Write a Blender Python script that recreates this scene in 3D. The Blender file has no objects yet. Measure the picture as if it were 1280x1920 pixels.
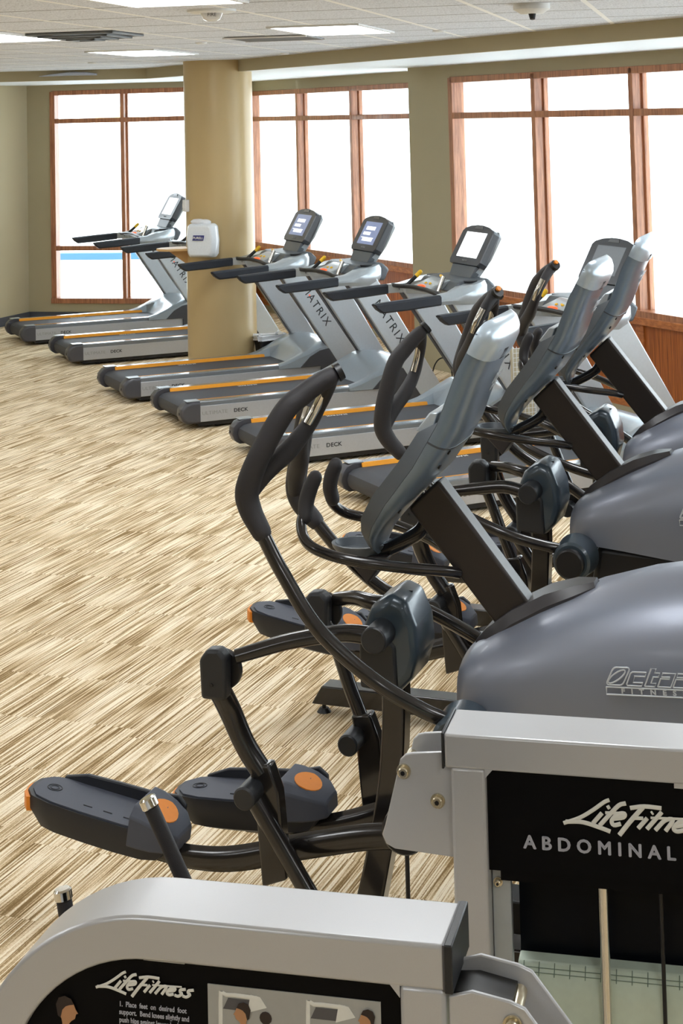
import bpy, bmesh, math, random
from mathutils import Vector, Matrix
random.seed(7)
R = math.radians
sc = bpy.context.scene
col = sc.collection

# ------------------------------------------------------------------ camera
cam_d = bpy.data.cameras.new('camera'); cam = bpy.data.objects.new('camera', cam_d); col.objects.link(cam)
sc.camera = cam
PITCH, ROLL, FPX, PPX, PPY, CAMH = 0.06603948, -0.02425154, 3085.19, 656.78, 7.0, 2.5954
F_ = Vector((0, math.cos(PITCH), math.sin(PITCH))); U_ = Vector((0, -math.sin(PITCH), math.cos(PITCH))); X_ = Vector((1, 0, 0))
c_, s_ = math.cos(ROLL), math.sin(ROLL)
X2 = c_*X_ + s_*U_; U2 = -s_*X_ + c_*U_
m = Matrix((X2, U2, -F_)).transposed().to_4x4(); m.translation = (0, 0, CAMH)
cam.matrix_world = m
cam_d.sensor_fit = 'VERTICAL'; cam_d.sensor_height = 36; cam_d.sensor_width = 24
cam_d.lens = FPX/1920*36
cam_d.shift_x = (640-PPX)/1920; cam_d.shift_y = (PPY-960)/1920
cam_d.clip_start = 0.05; cam_d.clip_end = 400

# ------------------------------------------------------------------ world and exposure
w = bpy.data.worlds.new('world'); sc.world = w; w.use_nodes = True
bg = w.node_tree.nodes['Background']; bg.inputs[0].default_value = (0.86, 0.94, 1, 1); bg.inputs[1].default_value = 3.6
sc.view_settings.view_transform = 'Standard'; sc.view_settings.look = 'None'
sc.view_settings.gamma = 1; sc.view_settings.use_curve_mapping = False
sc.view_settings.exposure = 0.93
LAMP = 7.5
sc.cycles.max_bounces = 8; sc.cycles.diffuse_bounces = 5; sc.cycles.transparent_max_bounces = 12
sc.cycles.use_denoising = True
sc.cycles.sample_clamp_indirect = 8

# ------------------------------------------------------------------ materials
def lin(c):
    return tuple(((x/12.92) if x <= .04045 else ((x+.055)/1.055)**2.4) for x in c)
def rgb(r, g, b): return lin((r/255, g/255, b/255)) + (1,)
MATS = {}
def mat(name, c, rough=.5, metal=0., emit=None, es=0., coat=0., noise=None, bump=0., bscale=300):
    if name in MATS: return MATS[name]
    M = bpy.data.materials.new(name); M.use_nodes = True; nt = M.node_tree; b = nt.nodes['Principled BSDF']
    b.inputs['Base Color'].default_value = c; b.inputs['Roughness'].default_value = rough; b.inputs['Metallic'].default_value = metal
    b.inputs['Coat Weight'].default_value = coat; b.inputs['Coat Roughness'].default_value = .12
    if emit: b.inputs['Emission Color'].default_value = emit; b.inputs['Emission Strength'].default_value = es
    tc = nt.nodes.new('ShaderNodeTexCoord')
    n = nt.nodes.new('ShaderNodeTexNoise'); n.inputs['Scale'].default_value = noise[0] if noise else 60; n.inputs['Detail'].default_value = 4
    nt.links.new(tc.outputs['Object'], n.inputs['Vector'])
    amt = noise[1] if noise else .06
    mx = nt.nodes.new('ShaderNodeMix'); mx.data_type = 'RGBA'; mx.inputs[6].default_value = tuple(x*(1-amt) for x in c[:3])+(1,)
    mx.inputs[7].default_value = tuple(min(1, x*(1+amt)) for x in c[:3])+(1,)
    nt.links.new(n.outputs['Fac'], mx.inputs[0]); nt.links.new(mx.outputs[2], b.inputs['Base Color'])
    if bump:
        n2 = nt.nodes.new('ShaderNodeTexNoise'); n2.inputs['Scale'].default_value = bscale; nt.links.new(tc.outputs['Object'], n2.inputs['Vector'])
        bp = nt.nodes.new('ShaderNodeBump'); bp.inputs['Strength'].default_value = bump; bp.inputs['Distance'].default_value = .002
        nt.links.new(n2.outputs['Fac'], bp.inputs['Height']); nt.links.new(bp.outputs[0], b.inputs['Normal'])
    MATS[name] = M
    return M
wall_m = mat('wall_paint', rgb(178, 168, 140), .85, noise=(2, .03), bump=.15, bscale=140)
col_m = mat('column_paint', rgb(196, 172, 126), .32, noise=(3, .03), bump=.1, bscale=140)
white_m = mat('white_paint', rgb(236, 238, 240), .7)
soffit_m = mat('soffit_paint', rgb(236, 243, 252), .6)
charcoal_base = mat('charcoal_rubber', rgb(70, 74, 84), .55)
silver_m = mat('silver_plastic', rgb(170, 178, 184), .32, .35, coat=.3)
side_m = mat('brushed_silver', rgb(184, 186, 191), .36, .45)
hood_m = mat('motor_hood_silver', rgb(160, 170, 178), .28, .3, coat=.3)
upr_m = mat('upright_silver', rgb(188, 194, 199), .4, .35)
dkgrey_m = mat('dark_grey_plastic', rgb(64, 64, 68), .42)
capgrey_m = mat('end_cap_grey', rgb(74, 74, 80), .38, .1, coat=.2)
grip_m = mat('navy_black_grip', rgb(36, 42, 52), .5, bump=.3, bscale=500)
black_m = mat('black_plastic', rgb(18, 18, 21), .4)
bezel_m = mat('screen_bezel', rgb(66, 70, 76), .35, .1)
belt_m = mat('running_belt', rgb(62, 64, 70), .62, noise=(40, .12))
rail_m = mat('foot_rail', rgb(128, 134, 140), .18, .3, coat=.5)
orange_m = mat('orange_stripe', rgb(240, 158, 20), .5)
orange2_m = mat('orange_rubber', rgb(232, 138, 36), .5)
yellow_m = mat('yellow_button', rgb(245, 195, 30), .45)
red_m = mat('red_button', rgb(214, 60, 20), .4, emit=rgb(255, 90, 20), es=.6)
chrome_m = mat('chrome', rgb(225, 222, 215), .12, 1.)
bolt_m = mat('bolt_steel', rgb(214, 204, 180), .25, .9)
tube_m = mat('bronze_black_tube', rgb(38, 35, 34), .24, .4, coat=.6)
mast_m = mat('mast_bronze', rgb(48, 43, 41), .36, .4, noise=(500, .1))
foam_m = mat('black_foam', rgb(40, 38, 41), .6, bump=.35, bscale=700)
jblack_m = mat('joint_black', rgb(34, 36, 40), .4, bump=.2, bscale=700)
pedal_m = mat('pedal_grey', rgb(70, 74, 86), .6)
pedald_m = mat('pedal_dark', rgb(27, 30, 38), .45)
eback_m = mat('console_back_silver', rgb(112, 126, 140), .3, .4, coat=.35)
ecap_m = mat('console_cap_silver', rgb(182, 196, 208), .3, .4, coat=.3)
eside_m = mat('console_side_grey', rgb(88, 94, 100), .4, .1)
shroud_m = mat('shroud_grey', rgb(126, 130, 142), .42, .4, coat=.12, noise=(900, .05))
fair_m = mat('fairing_dark', rgb(50, 47, 49), .35)
pcover_m = mat('post_cover_teal', rgb(58, 70, 80), .3, .2, coat=.3)
lf_m = mat('platinum_frame', rgb(196, 197, 200), .34, .35, noise=(700, .05))
panel_m = mat('black_panel', rgb(5, 5, 8), .5)
letter_w = mat('white_lettering', rgb(232, 232, 226), .6)
letter_g = mat('grey_lettering', rgb(185, 187, 198), .6)
letter_d = mat('dark_lettering', rgb(40, 42, 46), .5)
letter_l = mat('pale_lettering', rgb(150, 152, 152), .5)
letter_s = mat('silver_lettering', rgb(205, 210, 216), .35, .3)
card_m = mat('instruction_card', rgb(172, 172, 168), .5)
skin_m = mat('printed_skin', rgb(190, 140, 100), .6)
hair_m = mat('printed_hair', rgb(50, 38, 34), .6)
green_m = mat('pale_green_cover', rgb(206, 220, 204), .2, coat=.4)
smoke_m = mat('smoked_panel', rgb(8, 11, 18), .3)
for q_ in (panel_m, smoke_m): q_.node_tree.nodes['Principled BSDF'].inputs['Specular IOR Level'].default_value = .12
liner_m = mat('bin_liner', rgb(232, 235, 240), .35, noise=(30, .1), bump=.8, bscale=40)
shelf_m = mat('beech_wood', rgb(216, 176, 120), .45, noise=(14, .12))
blue_m = mat('logo_blue', rgb(38, 44, 120), .5)
tile_grid_white = mat('ceiling_bar_white', rgb(232, 232, 232), .5)
vent_m = mat('vent_grey', rgb(120, 124, 128), .5)
outside_m = mat('pale_paving', rgb(235, 235, 232), .8)
pool_m = mat('outdoor_blue', rgb(52, 96, 140), .6)
cream_m = mat('outdoor_cream', rgb(225, 190, 140), .8)
screen_on = mat('lit_screen', rgb(118, 132, 165), .15, emit=rgb(140, 155, 195), es=.25)
screen_hi = mat('lit_screen_white', rgb(240, 243, 246), .15, emit=rgb(240, 245, 250), es=.8)
screen_off = mat('blank_screen', rgb(120, 126, 132), .12, emit=rgb(130, 138, 146), es=.12)
screen_txt = mat('screen_graphics', rgb(235, 240, 250), .3, emit=rgb(235, 240, 255), es=.5)
lamp_m = mat('light_diffuser', rgb(255, 255, 255), .5, emit=(.93, .97, 1, 1), es=LAMP)

def wood(name, dark, light, axis_scale):
    M = bpy.data.materials.new(name); M.use_nodes = True; nt = M.node_tree; b = nt.nodes['Principled BSDF']
    tc = nt.nodes.new('ShaderNodeTexCoord'); mp = nt.nodes.new('ShaderNodeMapping'); mp.inputs['Scale'].default_value = axis_scale
    n = nt.nodes.new('ShaderNodeTexNoise'); n.inputs['Scale'].default_value = 1; n.inputs['Detail'].default_value = 6; n.inputs['Roughness'].default_value = .65
    cr = nt.nodes.new('ShaderNodeValToRGB'); cr.color_ramp.elements[0].color = dark; cr.color_ramp.elements[1].color = light
    cr.color_ramp.elements[0].position = .35; cr.color_ramp.elements[1].position = .68
    nt.links.new(tc.outputs['Object'], mp.inputs[0]); nt.links.new(mp.outputs[0], n.inputs['Vector']); nt.links.new(n.outputs['Fac'], cr.inputs[0])
    nt.links.new(cr.outputs[0], b.inputs['Base Color']); b.inputs['Roughness'].default_value = .38; b.inputs['Coat Weight'].default_value = .2
    return M
woodv_m = wood('cherry_veneer', rgb(128, 62, 18), rgb(204, 116, 44), (90, 90, 2.5))
woodf_m = wood('cherry_frame', rgb(146, 92, 62), rgb(200, 138, 100), (40, 40, 3))
woods_m = wood('cherry_sill', rgb(160, 90, 44), rgb(208, 130, 70), (14, 14, 40))

def glass():
    M = bpy.data.materials.new('window_glass'); M.use_nodes = True; nt = M.node_tree; nt.nodes.clear()
    o = nt.nodes.new('ShaderNodeOutputMaterial'); mx = nt.nodes.new('ShaderNodeMixShader'); t = nt.nodes.new('ShaderNodeBsdfTransparent'); g = nt.nodes.new('ShaderNodeBsdfGlossy')
    t.inputs[0].default_value = (.97, .985, .98, 1); g.inputs['Roughness'].default_value = .02
    lw = nt.nodes.new('ShaderNodeLayerWeight'); pw = nt.nodes.new('ShaderNodeMath'); pw.operation = 'POWER'; pw.inputs[1].default_value = 5
    fr = nt.nodes.new('ShaderNodeMath'); fr.operation = 'MULTIPLY_ADD'; fr.inputs[1].default_value = .8; fr.inputs[2].default_value = .03
    nt.links.new(lw.outputs['Facing'], pw.inputs[0]); nt.links.new(pw.outputs[0], fr.inputs[0])
    nt.links.new(fr.outputs[0], mx.inputs[0]); nt.links.new(t.outputs[0], mx.inputs[1]); nt.links.new(g.outputs[0], mx.inputs[2]); nt.links.new(mx.outputs[0], o.inputs[0])
    return M
glass_m = glass()

def carpet():
    M = bpy.data.materials.new('carpet'); M.use_nodes = True; nt = M.node_tree; b = nt.nodes['Principled BSDF']; L = nt.links.new
    tc = nt.nodes.new('ShaderNodeTexCoord'); rot = nt.nodes.new('ShaderNodeMapping'); rot.inputs['Rotation'].default_value = (0, 0, R(-69))
    L(tc.outputs['Object'], rot.inputs[0])          # x now runs along the streaks
    sep = nt.nodes.new('ShaderNodeSeparateXYZ'); L(rot.outputs[0], sep.inputs[0])
    def math_(op, a, b_=None):
        n = nt.nodes.new('ShaderNodeMath'); n.operation = op
        for i, v in enumerate((a, b_)):
            if v is None: continue
            if isinstance(v, (int, float)): n.inputs[i].default_value = v
            else: L(v, n.inputs[i])
        return n.outputs[0]
    # carpet planks 0.25 x 1.0 m, each row staggered
    row = math_('FLOOR', math_('DIVIDE', sep.outputs[1], .5))
    wn = nt.nodes.new('ShaderNodeTexWhiteNoise'); wn.noise_dimensions = '1D'; L(row, wn.inputs['W'])
    xs = math_('ADD', math_('DIVIDE', sep.outputs[0], .5), math_('MULTIPLY', wn.outputs['Value'], .5))
    colm = math_('FLOOR', xs)
    cmb = nt.nodes.new('ShaderNodeCombineXYZ'); L(row, cmb.inputs[0]); L(colm, cmb.inputs[1])
    wn2 = nt.nodes.new('ShaderNodeTexWhiteNoise'); wn2.noise_dimensions = '3D'; L(cmb.outputs[0], wn2.inputs['Vector'])
    off = nt.nodes.new('ShaderNodeVectorMath'); off.operation = 'SCALE'; off.inputs['Scale'].default_value = 30; L(wn2.outputs['Color'], off.inputs[0])
    add = nt.nodes.new('ShaderNodeVectorMath'); add.operation = 'ADD'; L(rot.outputs[0], add.inputs[0]); L(off.outputs[0], add.inputs[1])
    def noise(sx, sy, detail, rough=.55, vec=None):
        mp = nt.nodes.new('ShaderNodeMapping'); mp.inputs['Scale'].default_value = (sx, sy, 1); L(vec or add.outputs[0], mp.inputs[0])
        n = nt.nodes.new('ShaderNodeTexNoise'); n.inputs['Scale'].default_value = 1; n.inputs['Detail'].default_value = detail; n.inputs['Roughness'].default_value = rough
        L(mp.outputs[0], n.inputs['Vector']); return n.outputs['Fac']
    st = noise(1.3, 90, 1.0)
    st2 = noise(2.2, 170, .5)
    patch = noise(2.2, 6, 3, vec=rot.outputs[0])
    fine = noise(160, 260, 1)
    v = math_('ADD', math_('ADD', math_('MULTIPLY', math_('SUBTRACT', st, .5), 1.9), math_('MULTIPLY', math_('SUBTRACT', st2, .5), 2.8)), math_('MULTIPLY', math_('SUBTRACT', patch, .5), 1.35))
    v = math_('ADD', v, math_('MULTIPLY', math_('SUBTRACT', fine, .5), .8))
    v = math_('ADD', v, math_('MULTIPLY', math_('SUBTRACT', wn2.outputs['Value'], .5), .12))
    v = math_('ADD', v, .60)
    cr = nt.nodes.new('ShaderNodeValToRGB'); e = cr.color_ramp.elements
    e[0].position = 0.0; e[0].color = rgb(140, 114, 76); e[1].position = 1.0; e[1].color = rgb(254, 240, 214)
    a = e.new(.32); a.color = rgb(188, 162, 122); a = e.new(.62); a.color = rgb(224, 200, 162)
    L(v, cr.inputs[0]); L(cr.outputs[0], b.inputs['Base Color']); b.inputs['Roughness'].default_value = .95
    b.inputs['Specular IOR Level'].default_value = .1
    bp = nt.nodes.new('ShaderNodeBump'); bp.inputs['Strength'].default_value = .5; bp.inputs['Distance'].default_value = .004
    L(v, bp.inputs['Height']); L(bp.outputs[0], b.inputs['Normal'])
    return M
def ceiling_mat():
    M = bpy.data.materials.new('acoustic_tile'); M.use_nodes = True; nt = M.node_tree; b = nt.nodes['Principled BSDF']; L = nt.links.new
    tc = nt.nodes.new('ShaderNodeTexCoord'); mp = nt.nodes.new('ShaderNodeMapping'); mp.inputs['Rotation'].default_value = (0, 0, R(-77.7))
    L(tc.outputs['Object'], mp.inputs[0])
    sep = nt.nodes.new('ShaderNodeSeparateXYZ'); L(mp.outputs[0], sep.inputs[0])
    def math_(op, a, b_=None):
        n = nt.nodes.new('ShaderNodeMath'); n.operation = op
        for i, v in enumerate((a, b_)):
            if v is None: continue
            if isinstance(v, (int, float)): n.inputs[i].default_value = v
            else: L(v, n.inputs[i])
        return n.outputs[0]
    gy = math_('ABSOLUTE', math_('SUBTRACT', math_('FRACT', math_('DIVIDE', math_('ADD', sep.outputs[1], 100.0), .61)), .5))
    gx = math_('ABSOLUTE', math_('SUBTRACT', math_('FRACT', math_('DIVIDE', math_('ADD', sep.outputs[0], 100.0), .85)), .5))
    bar = math_('GREATER_THAN', gy, .475)
    dark = math_('GREATER_THAN', gx, .482)
    n = nt.nodes.new('ShaderNodeTexNoise'); n.inputs['Scale'].default_value = 110; n.inputs['Detail'].default_value = 3; L(tc.outputs['Object'], n.inputs['Vector'])
    cr = nt.nodes.new('ShaderNodeValToRGB'); cr.color_ramp.elements[0].position = .36; cr.color_ramp.elements[1].position = .5
    cr.color_ramp.elements[0].color = rgb(180, 184, 194); cr.color_ramp.elements[1].color = rgb(228, 232, 241); L(n.outputs['Fac'], cr.inputs[0])
    m1 = nt.nodes.new('ShaderNodeMix'); m1.data_type = 'RGBA'; L(dark, m1.inputs[0]); L(cr.outputs[0], m1.inputs[6]); m1.inputs[7].default_value = rgb(120, 120, 122)
    m2 = nt.nodes.new('ShaderNodeMix'); m2.data_type = 'RGBA'; L(bar, m2.inputs[0]); L(m1.outputs[2], m2.inputs[6]); m2.inputs[7].default_value = rgb(248, 248, 248)
    L(m2.outputs[2], b.inputs['Base Color']); b.inputs['Roughness'].default_value = .85
    return M
carpet_m = carpet(); ceil_m = ceiling_mat()

# ------------------------------------------------------------------ mesh helpers
def catmull(pts, seg):
    P = [Vector(p) for p in pts]
    if len(P) < 3 or seg <= 1: return P, list(range(len(P)))
    out, par = [], []
    for i in range(len(P)-1):
        p0 = P[i-1] if i else P[0]*2-P[1]; p1, p2 = P[i], P[i+1]; p3 = P[i+2] if i+2 < len(P) else P[-1]*2-P[-2]
        for k in range(seg):
            t = k/seg
            out.append(.5*((2*p1)+(p2-p0)*t+(2*p0-5*p1+4*p2-p3)*t*t+(3*p1-p0-3*p2+p3)*t**3)); par.append(i+t)
    out.append(P[-1]); par.append(len(P)-1)
    return out, par
class MB:
    def __init__(s): s.bm = bmesh.new()
    def ring_skin(s, rings, cap=True, close=True):
        V = [[s.bm.verts.new(p) for p in r] for r in rings]; n = len(V[0])
        for a, b in zip(V, V[1:]):
            for i in range(n if close else n-1):
                j = (i+1) % n
                try: s.bm.faces.new((a[i], a[j], b[j], b[i]))
                except ValueError: pass
        if cap:
            for r in (V[0][::-1], V[-1]):
                try: s.bm.faces.new(r)
                except ValueError: pass
        return s
    def tube(s, pts, r, n=14, seg=6, squash=None, up=(0, 0, 1), round_ends=False):
        P, par = catmull(pts, seg)
        rr = r if isinstance(r, (list, tuple)) else [r]*len(pts)
        def rad(t):
            i = min(int(t), len(rr)-2) if len(rr) > 1 else 0
            return rr[i]+(rr[min(i+1, len(rr)-1)]-rr[i])*(t-i)
        T = []
        for i in range(len(P)):
            a = P[max(i-1, 0)]; b = P[min(i+1, len(P)-1)]; T.append((b-a).normalized())
        N = Vector(up)-T[0]*Vector(up).dot(T[0])
        if N.length < 1e-3: N = T[0].orthogonal()
        N.normalize(); rings = []
        def ring(p, t, nn, q):
            B = t.cross(nn); sx, sy = squash or (1, 1)
            return [p+(nn*math.cos(2*math.pi*k/n)*sy+B*math.sin(2*math.pi*k/n)*sx)*q for k in range(n)]
        for i, p in enumerate(P):
            N = (N-T[i]*N.dot(T[i])).normalized(); q = rad(par[i])
            if i == 0 and round_ends:
                for a in (80, 55, 28): rings.append(ring(p-T[i]*q*math.sin(R(a)), T[i], N, q*math.cos(R(a))))
            rings.append(ring(p, T[i], N, q))
            if i == len(P)-1 and round_ends:
                for a in (28, 55, 80): rings.append(ring(p+T[i]*q*math.sin(R(a)), T[i], N, q*math.cos(R(a))))
        return s.ring_skin(rings)
    def cyl(s, p0, p1, r0, r1=None, n=24, bev=0.0):
        p0, p1 = Vector(p0), Vector(p1); r1 = r0 if r1 is None else r1; t = (p1-p0).normalized(); u = t.orthogonal().normalized(); v = t.cross(u)
        def ring(p, q): return [p+(u*math.cos(2*math.pi*k/n)+v*math.sin(2*math.pi*k/n))*q for k in range(n)]
        rs = []
        if bev: rs.append(ring(p0, r0-bev)); rs.append(ring(p0+t*bev, r0)); rs.append(ring(p1-t*bev, r1)); rs.append(ring(p1, r1-bev))
        else: rs = [ring(p0, r0), ring(p1, r1)]
        return s.ring_skin(rs)
    def box(s, c, d, rot=None):
        M = Matrix.Translation(c) @ (rot.to_4x4() if rot else Matrix.Identity(4)) @ Matrix.Diagonal((d[0], d[1], d[2], 1))
        bmesh.ops.create_cube(s.bm, size=1, matrix=M); return s
    def bx(s, x0, x1, y0, y1, z0, z1):
        return s.box(((x0+x1)/2, (y0+y1)/2, (z0+z1)/2), (abs(x1-x0), abs(y1-y0), abs(z1-z0)))
    def prism(s, poly, lo, hi, axis='y', hipoly=None):
        """poly: (x, z) points for axis y; (x, y) for axis z; (y, z) for axis x."""
        def P(p, t):
            return (p[0], t, p[1]) if axis == 'y' else ((p[0], p[1], t) if axis == 'z' else (t, p[0], p[1]))
        return s.ring_skin([[P(p, lo) for p in poly], [P(p, hi) for p in (hipoly or poly)]])
    def sphere(s, c, r, sc_=(1, 1, 1), n=16):
        M = Matrix.Translation(c) @ Matrix.Diagonal((sc_[0], sc_[1], sc_[2], 1))
        bmesh.ops.create_uvsphere(s.bm, u_segments=n, v_segments=max(6, n//2), radius=r, matrix=M); return s
    def lathe(s, prof, c=(0, 0, 0), n=32):
        return s.ring_skin([[(c[0]+r*math.cos(2*math.pi*k/n), c[1]+r*math.sin(2*math.pi*k/n), c[2]+z) for k in range(n)] for r, z in prof])
    def xf(s, M):
        bmesh.ops.transform(s.bm, matrix=M, verts=s.bm.verts); return s
    def build(s, name, m_, parent=None, bevel=0., segs=2, ang=38, sub=0, label=None):
        bmesh.ops.recalc_face_normals(s.bm, faces=s.bm.faces)
        me = bpy.data.meshes.new(name); s.bm.to_mesh(me); s.bm.free()
        for p in me.polygons: p.use_smooth = True
        me.set_sharp_from_angle(angle=R(ang))
        me.materials.append(m_)
        o = bpy.data.objects.new(name, me); col.objects.link(o)
        if parent: o.parent = parent
        if bevel:
            b = o.modifiers.new('bevel', 'BEVEL'); b.width = bevel; b.segments = segs; b.limit_method = 'ANGLE'; b.angle_limit = R(32); b.harden_normals = False
        if sub:
            q = o.modifiers.new('sub', 'SUBSURF'); q.levels = sub; q.render_levels = sub
        if label: o['label'] = label
        return o
def tag(o, label=None, cat=None, group=None, kind=None):
    if label: o['label'] = label
    if cat: o['category'] = cat
    if group: o['group'] = group
    if kind: o['kind'] = kind
    return o
def empty(name, loc=(0, 0, 0), rz=0.):
    o = bpy.data.objects.new(name, None); col.objects.link(o); o.location = loc; o.rotation_euler = (0, 0, rz); o.empty_display_size = .1
    return o
def text(name, s, size, m_, M, parent=None, shear=0., off=0., ext=.0008, space=1., align='CENTER', xscale=1., bold=0.):
    cu = bpy.data.curves.new(name, 'FONT'); cu.body = s; cu.size = size; cu.shear = shear; cu.offset = off; cu.extrude = ext
    cu.space_character = space; cu.align_x = align; cu.align_y = 'CENTER'; cu.resolution_u = 3
    t = bpy.data.objects.new(name, cu); col.objects.link(t)
    dg = bpy.context.evaluated_depsgraph_get(); me = bpy.data.meshes.new_from_object(t.evaluated_get(dg))
    col.objects.unlink(t); bpy.data.objects.remove(t); bpy.data.curves.remove(cu)
    if bold:
        bt = bmesh.new()
        for dx, dy_ in ((-bold, 0), (bold, 0), (0, -bold*.7), (0, bold*.7)):
            n0 = len(bt.verts); bt.from_mesh(me); bt.verts.ensure_lookup_table()
            bmesh.ops.translate(bt, vec=(dx, dy_, abs(dx)*.02), verts=bt.verts[n0:])
        bt.to_mesh(me); bt.free()
    me.transform(M @ Matrix.Diagonal((xscale, 1, 1, 1))); me.name = name; me.materials.clear(); me.materials.append(m_)
    o = bpy.data.objects.new(name, me); col.objects.link(o)
    if parent: o.parent = parent
    return o
def basis(o, x, y):
    """matrix whose x and y axes are the given directions, at point o (for lettering)."""
    x = Vector(x).normalized(); y = Vector(y); y = (y-x*y.dot(x)).normalized(); z = x.cross(y)
    M = Matrix((x, y, z)).transposed().to_4x4(); M.translation = o; return M
def rounded(x0, x1, y0, y1, r, n=5):
    out = []
    for cx, cy, a0 in ((x1-r, y0+r, -90), (x1-r, y1-r, 0), (x0+r, y1-r, 90), (x0+r, y0+r, 180)):
        for k in range(n+1):
            a = R(a0+90*k/n); out.append((cx+r*math.cos(a), cy+r*math.sin(a)))
    return out

# ================================================================== ROOM
def wallframe(o, d):
    """matrix: x along the wall, y into the room, z up"""
    d = Vector((d[0], d[1], 0)).normalized(); n = Vector((0, 0, 1)).cross(d)
    M = Matrix((d, n, Vector((0, 0, 1)))).transposed().to_4x4(); M.translation = (o[0], o[1], 0); return M
# wall frames: x runs so that +y (n = up x d) points into the room
dC = Vector((-.4659, .8848))
CM = wallframe((2.37, 13.7), dC)          # facet beside the nearest treadmills
BM_ = wallframe((-.536, 20.66), dC)       # recessed facet behind the round column
AM = wallframe((-4.27, 21.6), (.974, -.225)); AM2 = Matrix.Rotation(0, 4, 'Z')
def pt(M, t, n=0.): v = M @ Vector((t, n, 0)); return (v.x, v.y)
# for C and B: up x d = (-.885,-.466): into the room (towards the camera). For A: up x (.974,-.225) = (.225,.974): away -> use negative n
def shell(name, M, boxes, m_, kind='structure', parent=None, bevel=0.):
    b = MB()
    for q in boxes: b.bx(*q)
    b.xf(M); o = b.build(name, m_, parent, bevel=bevel)
    if not parent: tag(o, kind='structure')
    return o
CT0, CT1 = -19.0, 3.67
SOF = 3.035
# --- wall C: base strip, spandrel above window, pilaster at its far end
shell('wall_right', CM, [(CT0, 2.99, -.14, 0, 0, .088), (CT0, 2.99, -.14, 0, 2.925, 3.2), (2.99, CT1, -.14, 0, 0, 3.2), (CT0, 2.99, -.14, -.05, .088, .80)], wall_m)
shell('wall_pilaster_return', BM_, [(-2.75, -2.71, -.14, 0, 0, 3.2)], wall_m)
o = shell('wall_right_return', CM, [(CT1-.02, CT1+.18, -.52, -.001, 0, 3.2)], wall_m)
glare_m = mat('blown_out_white', rgb(244, 244, 242), .8)  # white colour stands in for blown-out daylight on the outer wall
shell('wall_glare_cladding', CM, [(CT1-.06, CT1-.021, -1.0, -.14, -.3, 3.6), (3.02, CT1-.061, -.2, -.14, -.3, 3.6)], glare_m)  # added slabs hide the tan wall ends behind the glass
# --- wall B
shell('wall_back_right', BM_, [(-2.71, 1.84, -.14, 0, 0, .088), (-2.71, 1.84, -.14, 0, 2.912, 3.2), (1.84, 2.3, -.14, 0, 0, 3.2), (-2.71, 1.84, -.14, -.05, .088, .80)], wall_m)
# --- wall A (n negative = into the room)
shell('wall_back', AM, [(.34, 2.32, 0, .14, 0, .235), (.34, 2.32, 0, .14, 2.97, 3.25), (-.2, .34, 0, .14, 0, 3.25), (2.32, 2.62, 0, .14, 0, 3.25)], wall_m)
a1 = pt(AM, 2.6, 0); b1 = pt(BM_, 2.25, 0)
b = MB(); b.prism([a1, b1, (b1[0]+.15, b1[1]+.1), (a1[0]+.15, a1[1]+.1)], 0, 3.2, 'z'); tag(b.build('wall_back_jog', wall_m), kind='structure')
LM = wallframe((-4.27, 21.6), (-.3746, -.9272))
shell('wall_left', LM, [(0, 27, -.2, 0, 0, 3.25)], wall_m)
b = MB(); b.bx(-15, 12, -3.3, -3.1, 0, 3.25); tag(b.build('wall_near', wall_m), kind='structure')
shell('baseboard_left', LM, [(0, 27, 0, .012, 0, .115)], charcoal_base)
shell('baseboard_back', AM, [(0, 2.6, -.012, 0, 0, .115)], charcoal_base)
# --- floor and ceilings
Lend = LM @ Vector((26.6, 0, 0))
corners = [(-4.27, 21.6), pt(AM, 2.6), pt(BM_, 2.28), pt(BM_, -3.0), pt(CM, CT1), pt(CM, CT0), (11.5, -3.1), (Lend.x, -3.1)]
b = MB(); b.prism([(x, y) for x, y in corners], -.1, 0, 'z'); tag(b.build('floor', carpet_m), kind='structure')
dF = Vector((-.4807, .8769)); P0 = Vector((-.08, 14.78)); F0 = Vector((-2.37, 18.95)); FR = P0-dF*20.4; FL = Vector((-13.5, 18.95))
b = MB(); b.prism([tuple(F0), tuple(FL), (Lend.x, -3.1), tuple(FR)], 3.16, 3.26, 'z'); tag(b.build('ceiling', ceil_m), kind='structure')
# bulkhead: fascia + white soffit behind it
n2 = Vector((dF.y, -dF.x))*-1          # away from the room interior? keep thickness outward
outw = Vector((.8769, .4807))
def zs(p): return SOF+.02*max(0, min(1, (-1.5-p.x)/2.5))
b = MB()
for a_, c2 in ((F0, FR), (FL, F0)):
    o_ = outw if c2 is FR else Vector((0, 1))
    q = [a_, c2, c2+o_*.06, a_+o_*.06]
    b.ring_skin([[(v.x, v.y, zs(v)) for v in q], [(v.x, v.y, 3.25) for v in q]])
tag(b.build('wall_bulkhead_fascia', wall_m), kind='structure')
E1_ = F0+Vector((1.0, 4.2))
b = MB()
FLs = FL+Vector((0, .03)); F0s = F0+Vector((0, .03)); FRo = FR+outw*4; F0o = F0+outw*5+Vector((0, 3))
b.ring_skin([[(v.x, v.y, zs(v)+.003) for v in (F0+outw*.03, FR+outw*.03, FRo, F0o)], [(v.x, v.y, zs(v)+.05) for v in (F0+outw*.03, FR+outw*.03, FRo, F0o)]])
b.ring_skin([[(v.x, v.y, zs(v)+.0035) for v in (FLs, F0s, F0o, Vector((-13.5, 25)))], [(v.x, v.y, zs(v)+.0505) for v in (FLs, F0s, F0o, Vector((-13.5, 25)))]])
tag(b.build('ceiling_soffit', soffit_m), kind='structure')

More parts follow.
